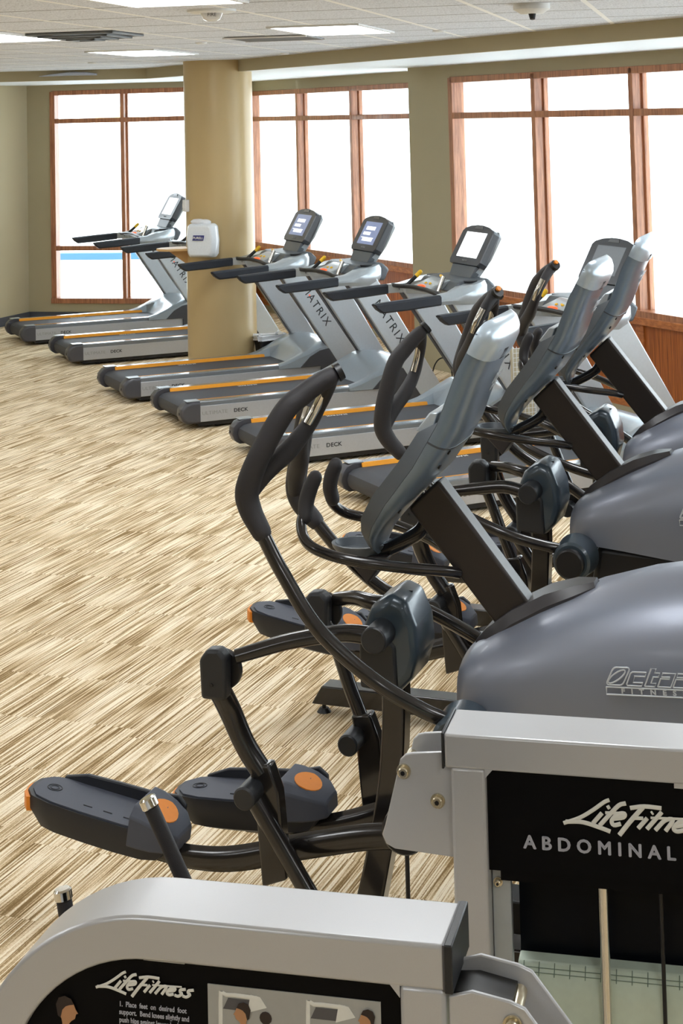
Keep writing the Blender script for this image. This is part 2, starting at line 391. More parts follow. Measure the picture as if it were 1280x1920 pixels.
# --- windows
def window(name, M, mull, z0, zbars, ztop, inward, deep=.13, fw=.035, mulw=.05, out=-1):
    """mull: x of the uprights; zbars: cross bars; inward=+1 when +y is the room side"""
    root = empty(name); tag(root, kind='structure')
    y1 = .012*inward; y0 = -deep*inward
    f = MB()
    f.bx(mull[0]-.04, mull[0]+fw, y0, y1, z0, ztop); f.bx(mull[-1]-fw, mull[-1]+.04, y0, y1, z0, ztop)
    f.bx(mull[0], mull[-1], y0, y1, ztop-.05, ztop+.01)
    f.bx(mull[0]-.04, mull[-1]+.04, y0, y1+.02*inward, z0-.02, z0+.045)
    f.xf(M); f.build('window_frame', woodf_m, root, bevel=.004)
    for x in mull[1:-1]:
        g = MB(); g.bx(x-mulw/2, x+mulw/2, y0, y1, z0, ztop); g.bx(x-mulw*.85, x+mulw*.85, y0, y0+.05*inward, z0, ztop); g.xf(M); g.build('mullion', woodf_m, root, bevel=.004)
    for z in zbars:
        g = MB(); g.bx(mull[0], mull[-1], y0+.02*inward, y1-.004*inward, z-.03, z+.03); g.xf(M); g.build('transom', woodf_m, root, bevel=.004)
    zz = [z0]+list(zbars)+[ztop]
    for a_, c2 in zip(mull, mull[1:]):
        for p, q in zip(zz, zz[1:]):
            g = MB(); yy = y0+.03*inward; g.bx(a_, c2, yy-.003, yy+.003, p+.01, q-.01); g.xf(M); g.build('pane', glass_m, root)
    return root
mC = [3.0, 1.545, .09, -1.36, -2.81, -4.26, -5.71, -7.16, -8.61, -10.06]
window('window_1', CM, mC[::-1], .86, [2.54], 2.915, 1, mulw=.06)
window('window_2', BM_, [-2.62, -1.1, .38, 1.84], .86, [2.54], 2.902, 1, mulw=.06)
window('window_3', AM, [.36, 1.322, 2.30], .245, [.93, 2.575], 2.96, -1, fw=.03, mulw=.05)
# wall between far end of the long window and the near wall
shell('wall_right_near', CM, [(CT0, -10.06, -.2, 0, .8, 2.93)], wall_m)
def wainscot(name, M, ms, a0, a1):
    root = empty(name); tag(root, kind='structure')
    b = MB(); b.bx(a0, a1, -.05, -.012, .088, .80); b.xf(M); b.build('veneer_panel', woodv_m, root)
    b = MB(); b.bx(a0, a1, -.03, .004, .088, .17)
    for x in ms: b.bx(x-.05, x+.05, -.03, .004, .088, .80)
    b.xf(M); b.build('stile', woods_m, root, bevel=.003)
    b = MB(); b.bx(a0, a1, -.06, .045, .79, .855); b.xf(M); b.build('sill', woods_m, root, bevel=.006)
wainscot('trim_1', CM, mC, -10.06, 3.02)
wainscot('trim_2', BM_, [-2.6, -1.1, .38, 1.84], -2.64, 1.86)

# --- outside, seen through the panes
b = MB(); b.prism([(-60, 22.2), (-1.9, 22.2), (6.5, 9), (16, -10), (90, -10), (90, 120), (-60, 120)], -.5, -.3, 'z'); o = b.build('terrace_ground', outside_m); tag(o, kind='structure')
b = MB(); pts = [(-14+i*.5, 29.5+.012*(i*.5-6)**2*1.2, 0) for i in range(25)]
ringsA = []
for i, (x, y, z) in enumerate(pts): ringsA.append([(x, y, .30-.012*i), (x, y+.3, .30-.012*i), (x, y+.3, .42-.012*i), (x, y, .42-.012*i)])
b.ring_skin(ringsA); o = b.build('curved_blue_wall', pool_m); tag(o, 'low curved blue wall outside behind the leftmost window', 'wall')
pv = empty('pavilion', (-9.15, 64, -.3)); tag(pv, 'pale cream pavilion roof seen far outside through the leftmost top pane', 'pavilion')
MB().prism([(-.9, 2.5), (.9, 2.5), (.75, 2.62), (.22, 2.9), (.1, 3.05), (-.1, 3.05), (-.22, 2.9), (-.75, 2.62)], -.8, .8).xf(Matrix.Translation((0, 0, .3))).build('roof', cream_m, pv)
b = MB(); b.bx(-.75, .75, -.7, .7, 0, 2.8); b.build('pavilion_body', outside_m, pv)
# ------------------------------------------------------------------ column and what hangs on it
CX, CY, CR = -1.389, 17.0, .3525
b = MB(); b.lathe([(CR, 0), (CR, 3.17)], (CX, CY, 0), 64); tag(b.build('wall_column', col_m), kind='structure')
def oncol(deg, z, off=0.):
    """point on the column; deg measured from the camera side, negative = to the left"""
    base = math.atan2(-CY, -CX); a = base+R(deg); return Vector((CX+(CR+off)*math.cos(a), CY+(CR+off)*math.sin(a), z)), a
p, a = oncol(-25, 1.36, .03)
d = empty('wipe_dispenser', p, a+math.pi/2); tag(d, 'white wall-mounted wipe dispenser hanging on the round tan column', 'dispenser')
# local: -y faces the viewer
b = MB()
prof = [(-.13, -.175), (.13, -.175), (.155, -.14), (.165, .0), (.15, .14), (.12, .165), (-.12, .165), (-.15, .14), (-.165, 0), (-.155, -.14)]
b.ring_skin([[(x*k, y, z*k2) for x, z in prof] for y, k, k2 in ((.02, .96, .97), (-.02, 1, 1), (-.08, .97, .98), (-.12, .8, .86))])
b.build('dispenser_body', mat('dispenser_white', rgb(232, 238, 244), .3, coat=.3), d, bevel=.01)
b = MB(); b.sphere((-.04, -.05, .18), .06, (1.4, .9, .5)); b.sphere((.03, -.04, .175), .05, (1.3, .8, .6)); b.sphere((-.07, -.06, .19), .03, (1.2, 1, .6)); b.build('wipe', liner_m, d)
b = MB(); b.prism([(-.07, .0), (.045, .0), (.055, .05), (-.06, .05)], -.135, -.118); b.build('logo_patch', blue_m, d)
text('lettering', 'PURELL', .034, letter_w, basis((-.008, -.1365, .024), (1, 0, 0), (0, 0, 1)), d, shear=.2, off=.0006)
p, a = oncol(-75, 1.255)
s_o = empty('column_shelf', p, a+math.pi/2); tag(s_o, 'small pale wooden shelf fixed to the left of the round column', 'shelf')
b = MB(); b.prism([(-.15, .02), (.15, .02), (.16, -.1), (.13, -.24), (.05, -.31), (-.05, -.31), (-.13, -.24), (-.16, -.1)], -.012, .012, 'z'); b.build('shelf_board', shelf_m, s_o, bevel=.003)
b = MB(); b.prism([(.02, -.012), (-.2, -.012), (-.03, -.14), (.02, -.2)], -.012, .012, 'x'); b.build('bracket', shelf_m, s_o)
p, a = oncol(-68, 1.69)
so = empty('light_switch', p, a+math.pi/2); tag(so, 'small white switch plate high on the left of the column', 'switch')
MB().box((0, -.02, 0), (.09, .045, .12)).build('cover_plate', white_m, so, bevel=.006); MB().box((0, -.045, .0), (.03, .02, .05)).build('rocker', white_m, so, bevel=.003)

# ------------------------------------------------------------------ things on the ceiling
CH = 3.16
GA = R(-12.3)
def ceiling_light(x, y, label, group=None, name='ceiling_light'):
    r_ = empty(name, (x, y, CH), GA); tag(r_, label, 'ceiling light', group, 'thing')
    f = MB()
    for q in ((-.3, .3, .585, .61), (-.3, .3, -.61, -.585), (-.305, -.28, -.61, .61), (.28, .305, -.61, .61)): f.bx(q[0], q[1], q[2], q[3], -.012, .01)
    f.build('frame', tile_grid_white, r_)
    MB().bx(-.28, .28, -.585, .585, -.008, .01).build('diffuser', lamp_m, r_)
    return r_
LIGHTS = [(-.93, 7.62, 'long ceiling light at the top edge of the photo, left of centre'),
          (-2.42, 11.0, 'long ceiling light at the far left, beside the square air vent'),
          (-1.80, 14.25, 'long ceiling light nearest the top of the round column, on its left'),
          (-.12, 11.1, 'long ceiling light right of the round column, beside a grey grille')]
for x, y, l in LIGHTS: ceiling_light(x, y, l, 'long ceiling lights in view')
for x, y in ((-4.3, 6.5), (-6.2, 12.5), (-5.4, 16.2), (-7.3, 7.5), (1.9, 7.6), (-3.2, 3.6), (.1, 4.3), (3.4, 4.0), (-2.2, .2), (1.2, .2), (4.8, .3), (-6.2, 1.2)):  # unseen lights added to brighten the room
    ceiling_light(x, y, 'unseen ceiling light added to brighten the near part of the gym', 'added unseen ceiling lights over the near part of the gym')
r_ = empty('air_vent', (-1.76, 10.9, CH), GA); tag(r_, 'dark square stepped air vent in the ceiling at the left', 'vent')
f = MB()
for k, (q, z) in enumerate(((.3, -.006), (.24, -.02), (.17, -.03), (.1, -.038))):
    for sx, sy in ((1, 0), (-1, 0), (0, 1), (0, -1)):
        if sx: f.bx(sx*q, sx*(q-.035), -q, q, z-.01, z)
        else: f.bx(-q, q, sy*q, sy*(q-.035), z-.01, z)
f.build('louvre', vent_m, r_); MB().bx(-.3, .3, -.3, .3, -.004, .004).build('backing', black_m, r_)
r_ = empty('return_grille', (-.56, 12.1, CH-.006), GA); tag(r_, 'flat grey return grille in the ceiling right of the column', 'grille')
f = MB(); f.bx(-.3, .3, -.3, .3, -.004, .004)
for k in range(14): f.bx(-.28, .28, -.28+k*.043, -.27+k*.043, -.008, -.004)
f.build('grille_face', mat('grille_grey', rgb(150, 152, 156), .6), r_); f = MB(); f.bx(-.31, .31, -.31, -.29, -.01, 0); f.bx(-.31, .31, .29, .31, -.01, 0); f.build('rim', tile_grid_white, r_)
r_ = empty('fire_alarm', (-.74, 8.75, CH), R(5)); tag(r_, 'white ceiling fire alarm strobe with raised lettering', 'fire alarm')
b = MB(); b.lathe([(.13, 0), (.13, -.012), (.1, -.02)], (0, 0, 0), 32); b.build('base_plate', white_m, r_)
b = MB(); b.ring_skin([[(x*1.0, y*1.0, z) for x, y in rounded(-.055*k, .055*k, -.05*k, .05*k, .02)] for z, k in ((-.012, 1.1), (-.03, 1.0), (-.052, .8), (-.06, .5))]); b.build('strobe', mat('strobe_clear', rgb(225, 225, 225), .15, coat=.6), r_)
text('lettering', 'FIRE', .026, letter_d, basis((0, -.056, -.030), (1, 0, 0), (0, 0, 1)), r_)
r_ = empty('security_camera', (.98, 8.9, CH), 0); tag(r_, 'white ceiling dome camera with a dark lens at top right', 'camera')
b = MB(); b.lathe([(.1, 0), (.1, -.03), (.06, -.055)], (0, 0, 0), 32); b.build('housing', white_m, r_); b = MB(); b.cyl((.0, -.02, -.05), (0, -.03, -.085), .022, .014); b.build('lens', black_m, r_)
for x, y, l in ((-1.15, 12.6, 'round white sprinkler cover between the lights left of the column top'), (.62, 11.6, 'round white sprinkler cover right of centre near the window bulkhead'), (-.62, 15.2, 'small round white sprinkler cover just right of the column top'), (-2.6, 16.5, 'small round sprinkler cover near the far bulkhead corner')):
    b = MB(); b.lathe([(.045, 0), (.045, -.008), (.03, -.014)], (0, 0, 0), 24); o = b.build('sprinkler_cover', white_m); o.location = (x, y, CH); tag(o, l, 'sprinkler', 'sprinkler covers in the ceiling')
b = MB(); b.ring_skin([[(x, -.002, z), (x, -.05, z-.01*k), (x, -.05, z-.035*k), (x, -.002, z-.045*k)] for x, z, k in ((-.34, -.02, .15), (-.2, 0, .6), (0, .02, 1), (.2, .015, .9), (.32, -.005, .5))])
o = b.build('oval_fixture', mat('pale_lens', rgb(190, 200, 222), .3)); o.location = (-3.25, 18.93, 3.12); tag(o, 'thin pale oval fixture on the bulkhead above the leftmost window', 'light')

# ------------------------------------------------------------------ bin, rack, cable, outlet
bn = empty('waste_bin', (-.908, 16.86, 0), R(24)); tag(bn, 'small black waste bin with white liner beside the round column', 'bin')
b = MB(); b.ring_skin([[(x, y, z) for x, y in rounded(-w_, w_, -d_, d_, .03)] for z, w_, d_ in ((0, .105, .08), (.36, .134, .098))]); b.build('bin_body', black_m, bn)
b = MB(); rg = []
for z, k in ((.325, 1.04), (.345, 1.1), (.372, 1.12), (.385, 1.02), (.36, .86), (.32, .7), (.27, .5), (.24, .2)):
    rg.append([(x*k+random.uniform(-.012, .012), y*k+random.uniform(-.012, .012), z+random.uniform(-.014, .014)) for x, y in rounded(-.135, .135, -.100, .100, .03, 8)])
b.ring_skin(rg, cap=False); b.build('bin_liner', liner_m, bn)
rk = empty('literature_rack', (1.26, 12.75, 0), R(20)); tag(rk, 'narrow pale stand with white wire grid by the wood wall', 'rack')
MB().bx(-.09, .09, .03, .05, 0, .76).build('back_panel', mat('stand_beige', rgb(196, 186, 160), .6), rk)
f = MB()
for k in range(7): f.cyl((-.09+.03*k, 0, .02), (-.09+.03*k, 0, .78), .0025, n=6)
for k in range(22): f.cyl((-.09, 0, .03+k*.035), (.09, 0, .03+k*.035), .0022, n=6)
f.bx(-.1, .1, -.01, .05, 0, .02); f.build('wire_grid', white_m, rk)
b = MB(); b.tube([(.62, 14.9, .02), (.66, 14.85, .3), (.73, 14.8, .4), (.80, 14.75, .36), (.82, 14.72, .2), (.8, 14.7, .02)], .006, n=8); o = b.build('power_cord', black_m); tag(o, 'thin black power cord looping up behind the treadmill motor hoods', 'cord')
b = MB(); b.bx(-.06, .06, -.03, .001, .1, .22); b.xf(Matrix.Rotation(R(180), 4, 'Z')); b.xf(BM_ @ Matrix.Translation((-.2, 0, 0))); o = b.build('outlet_box', white_m, bevel=.005); tag(o, 'small pale outlet box low on the wall behind a treadmill hood', 'outlet')

# ================================================================== TREADMILLS
TX = [(-4.0676, 19.5564), (-3.2415, 17.8891), (-2.3376, 15.5433), (-1.6694, 14.2262), (-.8657, 12.6784), (.0030, 10.9702)]
TYAW = R(24.05)
ul = [(2.245, .02), (1.50, 1.155), (1.80, 1.155), (2.50, .02)]
def treadmill(i, label, screen):
    dy = (-.001, -.0074, .0019, -.0034, -.0135, .0234)[i]
    r_ = empty('treadmill', TX[i]+(0,), TYAW+dy); tag(r_, label, 'treadmill', 'treadmills in a row facing the windows')
    # deck
    b = MB(); b.bx(.17, 1.95, -.425, .425, .02, .19); b.build('deck_frame', black_m, r_)  # black frame hangs low to deepen the shade under the deck
    b = MB(); pr = [(.075, .06), (.05, .085), (.04, .125), (.052, .165), (.085, .188), (.14, .197), (1.86, .197), (1.86, .18), (.3, .06)]
    b.prism(pr, -.325, .325); bel = b.build('running_belt', belt_m, r_)
    text('lettering', 'MATRIX', .042, letter_w, basis((.86, .285, .1978), (-1, 0, 0), (0, -1, 0)), bel, off=.0012, space=1.25)
    for s in (-1, 1):
        b = MB()
        b.bx(.17, 1.72, s*.333, s*.44, .18, .224); ra = b.build('foot_rail', rail_m, r_, bevel=.008)
        b = MB(); b.prism([(s*.3175, .198), (s*.331, .198), (s*.345, .2255), (s*.331, .2255)], .155, 1.68, 'x'); b.build('orange_stripe', orange_m, ra, label='orange stripe')
        b = MB(); b.bx(.172, 2.05, s*.425, s*.446, .056, .186); sk = b.build('side_skirt', side_m, r_, bevel=.003)
        M = basis((.30, s*.447, .125), (-s, 0, 0), (0, 0, 1)) if s > 0 else basis((.30, -.447, .125), (1, 0, 0), (0, 0, 1))
        text('lettering', 'ULTIMATE', .042, letter_l, M, sk, space=1.05, xscale=1.12)
        M = basis((.53, s*.447, .125), (-s, 0, 0), (0, 0, 1)) if s > 0 else basis((.53, -.447, .125), (1, 0, 0), (0, 0, 1))
        text('lettering', 'DECK', .042, letter_d, M, sk, space=1.05, xscale=1.12, off=.0008)
        # rear end cap
        b = MB(); rg = []
        for y, k in ((.335, 1.), (.40, 1.), (.435, .97), (.452, .8)):
            c = [(.175, .042), (.06, .042), (.02, .07), (.0, .115), (.008, .17), (.045, .212), (.10, .23), (.175, .23)]
            rg.append([((x-.1)*k+.1 if x < .1 else x, s*y, (z-.13)*k+.13) for x, z in c])
        b.ring_skin(rg); ec = b.build('end_cap', capgrey_m, r_, bevel=.006)
        b = MB(); b.cyl((.03, s*.40, .13), (-.001, s*.40, .13), .011); b.build('screw_hole', black_m, ec)
        b = MB(); b.bx(.06, .175, s*.34, s*.44, .226, .233); b.build('cap_top', silver_m, ec, bevel=.005)
    # motor hood
    b = MB(); rg = []
    for x, h_in, h_out, wd in ((1.53, .222, .223, .455), (1.64, .225, .25, .46), (1.74, .232, .29, .465), (1.84, .27, .34, .47), (1.94, .345, .385, .47), (2.04, .40, .405, .465), (2.15, .405, .39, .455), (2.26, .36, .33, .44), (2.33, .22, .2, .42), (2.35, .05, .05, .41)):
        lo = .19 if x < 2.0 else .05
        if x < 1.8: top = [(-wd, lo), (-wd, h_out-.012), (-wd+.03, h_out), (-.34, h_out-.006), (-.325, lo+.005), (.325, lo+.005), (.34, h_out-.006), (wd-.03, h_out), (wd, h_out-.012), (wd, lo)]
        else: top = [(-wd, lo), (-wd, h_out-.03), (-wd+.04, h_out), (-.30, (h_in+h_out)/2+.01), (-.15, h_in+.005), (.15, h_in+.005), (.30, (h_in+h_out)/2+.01), (wd-.04, h_out), (wd, h_out-.03), (wd, lo)]
        rg.append([(x, y, z) for y, z in top])
    b.ring_skin(rg); b.build('motor_hood', hood_m, r_, ang=50)
    for s in (-1, 1):
        b = MB(); b.prism([(1.74, .188), (1.84, .285), (1.94, .335), (2.04, .35), (2.15, .335), (2.25, .27), (2.31, .16), (2.32, .06), (1.95, .06), (1.95, .188)], s*.455, s*.473); b.build('hood_side', dkgrey_m, r_, bevel=.004)
    b = MB(); b.bx(1.9, 2.3, -.42, .42, .03, .2); b.build('base_frame', black_m, r_)
    for x in (.35, 2.2):
        for s in (-1, 1): MB().cyl((x, s*.36, 0), (x, s*.36, .05), .025, n=12).build('foot', black_m, r_)
    # uprights
    for s in (-1, 1):
        b = MB(); b.prism(ul, s*.40, s*.475) if s < 0 else b.prism([(2.2, .1)]+ul[1:3]+[(2.42, .1)], .385, .45)
        up = b.build('upright', upr_m, r_, bevel=.012)
        b = MB(); off_ = .012
        b.prism([(ul[0][0]-.012, ul[0][1]+.03), (ul[1][0]-.012, ul[1][1]-.01), (ul[1][0]+.012, ul[1][1]-.01), (ul[0][0]+.012, ul[0][1]+.03)], s*.41, s*.465); b.build('edge_trim', capgrey_m, up)
        yy = s*.4762 if s < 0 else .4512
        dirv = Vector((.745, 0, -1.135)).normalized()
        if s < 0 and i < 5:
            text('lettering', 'MATRIX', .105, letter_d, basis(Vector((1.915, yy, .76)), dirv, (dirv.z*-1, 0, dirv.x)), up, space=1.25)
            b = MB(); q = Vector((1.915, yy, .76))-dirv*.125; b.cyl((q.x, yy, q.z-.0), (q.x, yy-.001, q.z), .007, n=10); b.build('red_mark', red_m, up)
    # handrails
    for s in (-1, 1):
        b = MB(); rg = []
        for x, zb, zt in ((.862, 1.128, 1.146), (.885, 1.10, 1.148), (.925, 1.073, 1.151), (1.15, 1.082, 1.165), (1.413, 1.10, 1.178)):
            y0, y1 = s*.450, s*.535
            rg.append([(x, y0, zb+.012), (x, y0+s*.015, zb), (x, y1-s*.015, zb), (x, y1, zb+.014), (x, y1, zt-.014), (x, y1-s*.02, zt), (x, y0+s*.02, zt), (x, y0, zt-.012)])
        b.ring_skin(rg); b.build('handrail_grip', grip_m, r_, ang=30)
        b = MB(); rg = []
        for x, zb, zt, yo, yi in ((1.413, 1.10, 1.178, .535, .45), (1.52, 1.10, 1.183, .535, .40), (1.62, 1.09, 1.205, .53, .33), (1.72, 1.085, 1.232, .51, .26), (1.80, 1.09, 1.245, .475, .22), (1.88, 1.12, 1.252, .40, .15), (1.93, 1.17, 1.25, .30, .1)):
            rg.append([(x, s*yi, zb+.01), (x, s*(yo-.03), zb), (x, s*yo, zb+.03), (x, s*yo, zt-.035), (x, s*(yo-.035), zt), (x, s*yi, zt+.002)])
        b.ring_skin(rg); ar = b.build('console_arm', silver_m, r_, ang=45)
        b = MB(); b.cyl((1.77, s*.33, 1.239), (1.77, s*.33, 1.253), .052, .056, n=24); b.build('cup_holder', black_m, ar)
    b = MB(); b.prism([(1.60, 1.17), (1.95, 1.10), (2.0, 1.20), (1.93, 1.262), (1.68, 1.25)], -.33, .33); b.build('console_tray', eside_m, r_, bevel=.02)
    b = MB(); b.prism([(1.50, 1.15), (1.66, 1.19), (1.70, 1.245), (1.66, 1.25), (1.50, 1.195)], -.16, .16); kp = b.build('keypad', silver_m, r_, bevel=.008)
    b = MB(); b.sphere((1.50, 0, 1.195), .045, (.7, 1.3, .4)); b.build('stop_button', red_m, kp)
    b = MB()
    for (x, y) in ((1.56, -.04), (1.58, .0), (1.56, .04), (1.60, .03), (1.60, -.02)): b.sphere((x, y, 1.217), .014, (1, 1, .6), 8)
    b.build('button', yellow_m, kp)
    b = MB(); b.tube([(1.46, .47, 1.17), (1.455, .32, 1.175), (1.47, .12, 1.185), (1.47, -.12, 1.185), (1.455, -.32, 1.175), (1.46, -.47, 1.16)], .018, n=10); b.build('front_bar', black_m, r_)
    b = MB(); b.tube([(1.50, .30, 1.17), (1.60, .30, 1.25)], .016, n=10); g1 = b.build('pulse_lever', black_m, r_)
    MB().tube([(1.60, .30, 1.25), (1.635, .30, 1.28)], .018, n=10, round_ends=True).build('lever_button', yellow_m, g1)
    b = MB(); b.tube([(1.55, -.20, 1.17), (1.60, -.20, 1.285)], .018, n=10); g1 = b.build('speed_lever', chrome_m, r_)
    MB().tube([(1.595, -.20, 1.275), (1.615, -.12, 1.285)], .012, n=8, round_ends=True).build('lever_button', yellow_m, g1)
    # display: face plane from (1.88,1.352) to (2.032,1.618)
    fx, fz = Vector((1.88, 0, 1.352)), Vector((2.032, 0, 1.618)); u = (fz-fx).normalized(); nrm = Vector((-u.z, 0, u.x))  # nrm: towards the runner
    def at(s_, y, n_): q = fx+u*s_-nrm*n_*-1; return (q.x, y, q.z)
    L_ = (fz-fx).length
    def outline(k, n_, grow=0.):
        pp = [(-.245, .0), (.245, .0), (.268, .03), (.268, L_-.02), (.24, L_+.005), (.16, L_+.028), (.05, L_+.04), (-.05, L_+.04), (-.16, L_+.028), (-.24, L_+.005), (-.268, L_-.02), (-.268, .03)]
        return [at(b_*1.0, a_*k, n_) for a_, b_ in pp]
    b = MB(); b.ring_skin([outline(.95, -.075), outline(1.0, -.05), outline(1.0, -.005), outline(.97, .003)]); dp = b.build('display_housing', bezel_m, r_, ang=25)
    b = MB(); b.ring_skin([[at(.06, -.175, .0045), at(.06, .175, .0045), at(L_-.025, .175, .0045), at(L_-.025, -.175, .0045)], [at(.06, -.175, -.002), at(.06, .175, -.002), at(L_-.025, .175, -.002), at(L_-.025, -.175, -.002)]])
    sm = dict(on=screen_on, hi=screen_hi, off=screen_off)[screen]; scn = b.build('screen', sm, dp)
    if screen == 'on':
        b = MB()
        for a0, a1_, y0, y1 in ((.2, .235, -.11, .08), (.15, .18, -.13, .02), (.09, .12, -.1, .11), (.12, .128, -.14, .12)):
            b.ring_skin([[at(a0, -y0, .0055), at(a0, -y1, .0055), at(a1_, -y1, .0055), at(a1_, -y0, .0055)], [at(a0, -y0, .004), at(a0, -y1, .004), at(a1_, -y1, .004), at(a1_, -y0, .004)]])
        b.build('screen_graphics', screen_txt, scn)
    text('lettering', 'MATRIX', .022, letter_l, basis(at(.03, 0, .005), (0, -1, 0), u), dp, space=1.2)
    b = MB(); b.ring_skin([[at(L_+.005, -.07, .004), at(L_+.005, .07, .004), at(L_+.03, .055, .004), at(L_+.03, -.055, .004)], [at(L_+.005, -.07, .008), at(L_+.005, .07, .008), at(L_+.03, .055, .008), at(L_+.03, -.055, .008)]]); b.build('badge', mat('badge_grey', rgb(110, 112, 116), .3, .5), dp)
    # silver spine behind the display
    b = MB(); rg = []
    for s_, wd, n0, n1 in ((-.22, .16, -.02, -.09), (-.05, .2, -.03, -.10), (.1, .25, -.06, -.105), (L_-.02, .262, -.06, -.10), (L_+.02, .23, -.06, -.075)):
        rg.append([at(s_, -wd, n0), at(s_, wd, n0), at(s_, wd, n1+.015), at(s_, wd-.03, n1), at(s_, -wd+.03, n1), at(s_, -wd, n1+.015)])
    b.ring_skin(rg); b.build('display_spine', silver_m, r_, ang=40)
    b = MB(); b.ring_skin([[at(-.11, -.19, -.015), at(-.11, .19, -.015), at(-.11, .19, -.07), at(-.11, -.19, -.07)], [at(.0, -.21, -.01), at(.0, .21, -.01), at(.0, .21, -.07), at(.0, -.21, -.07)]]); b.build('display_neck', eside_m, r_, bevel=.008)
    return r_
TL = ['farthest treadmill, its lit white screen beside the left edge of the round column', 'second farthest treadmill, its front half hidden behind the round column',
      'treadmill just in front of the round column, blue-grey screen above a waste bin', 'treadmill with a blue-grey screen, fourth from the far wall, before the tan pilaster',
      'treadmill with a bright white screen, rear of its deck behind the nearest black handlebar', 'nearest treadmill, dark blank grey screen, mostly hidden behind the elliptical consoles']
for i, s in enumerate(('hi', 'hi', 'on', 'on', 'hi', 'off')): treadmill(i, TL[i], s)

# ================================================================== ELLIPTICALS
EH = R(-19)
HUB = Vector((-.09, .82))
def rotaz(pts, deg):
    out = []
    for a, b_, z in pts:
        v = Vector((a, z))-HUB; v.rotate(Matrix.Rotation(R(deg), 2)) if False else None
        c, s = math.cos(R(deg)), math.sin(R(deg)); out.append((HUB.x+c*v.x-s*v.y, b_, HUB.y+s*v.x+c*v.y))
    return out
def handle(root, s, deg):
    """moving handlebar; s=-1 near side, +1 far side"""
    low = [(-.10, s*.30, .85), (-.19, s*.36, .905), (-.318, s*.40, .989), (-.484, s*.39, 1.111), (-.596, s*.38, 1.261), (-.660, s*.38, 1.375)]
    outer = [(-.66, s*.38, 1.375), (-.695, s*.38, 1.44), (-.700, s*.385, 1.50), (-.658, s*.385, 1.60), (-.590, s*.355, 1.722), (-.545, s*.32, 1.766), (-.505, s*.295, 1.796), (-.474, s*.275, 1.814)]
    inner = [(-.70, s*.37, 1.485), (-.665, s*.325, 1.54), (-.612, s*.265, 1.595), (-.570, s*.215, 1.655), (-.535, s*.205, 1.715), (-.503, s*.225, 1.768), (-.478, s*.262, 1.808)]
    b = MB(); b.tube(rotaz(low, deg), [.021, .022, .022, .022, .022, .022], n=14, seg=8); h = b.build('moving_handlebar', tube_m, root)
    b = MB(); b.tube(rotaz(outer, deg), [.029, .034, .036, .034, .033, .032, .030, .028], n=16, seg=7, round_ends=True); b.build('foam_grip', foam_m, h)
    b = MB(); b.tube(rotaz(inner, deg), [.026, .03, .03, .024, .021, .023, .025], n=14, seg=6); b.build('inner_grip', foam_m, h)
    for q in (-1, 1):
        b = MB(); b.tube(rotaz([(-.566, s*.213+q*.014, 1.665), (-.538, s*.205+q*.014, 1.715), (-.508, s*.215+q*.014, 1.765)], deg), [.014, .0145, .014], n=10, seg=5); b.build('pulse_sensor', chrome_m, h, label='chrome pulse sensor strip')
    e = Vector(rotaz([(-.455, s*.262, 1.825)], deg)[0]); d_ = (e-Vector(rotaz([(-.505, s*.295, 1.796)], deg)[0])).normalized()
    b = MB(); b.cyl(e-d_*.004, e+d_*.014, .0285, .026); cp = b.build('grip_end', black_m, h)
    if s > 0:
        for q in (-.011, .011):
            b = MB(); b.cyl(e+d_*.008+Vector((0, 0, q)), e+d_*.019+Vector((0, 0, q)), .0115, n=12); b.build('thumb_button', orange2_m, cp, label='orange thumb button')
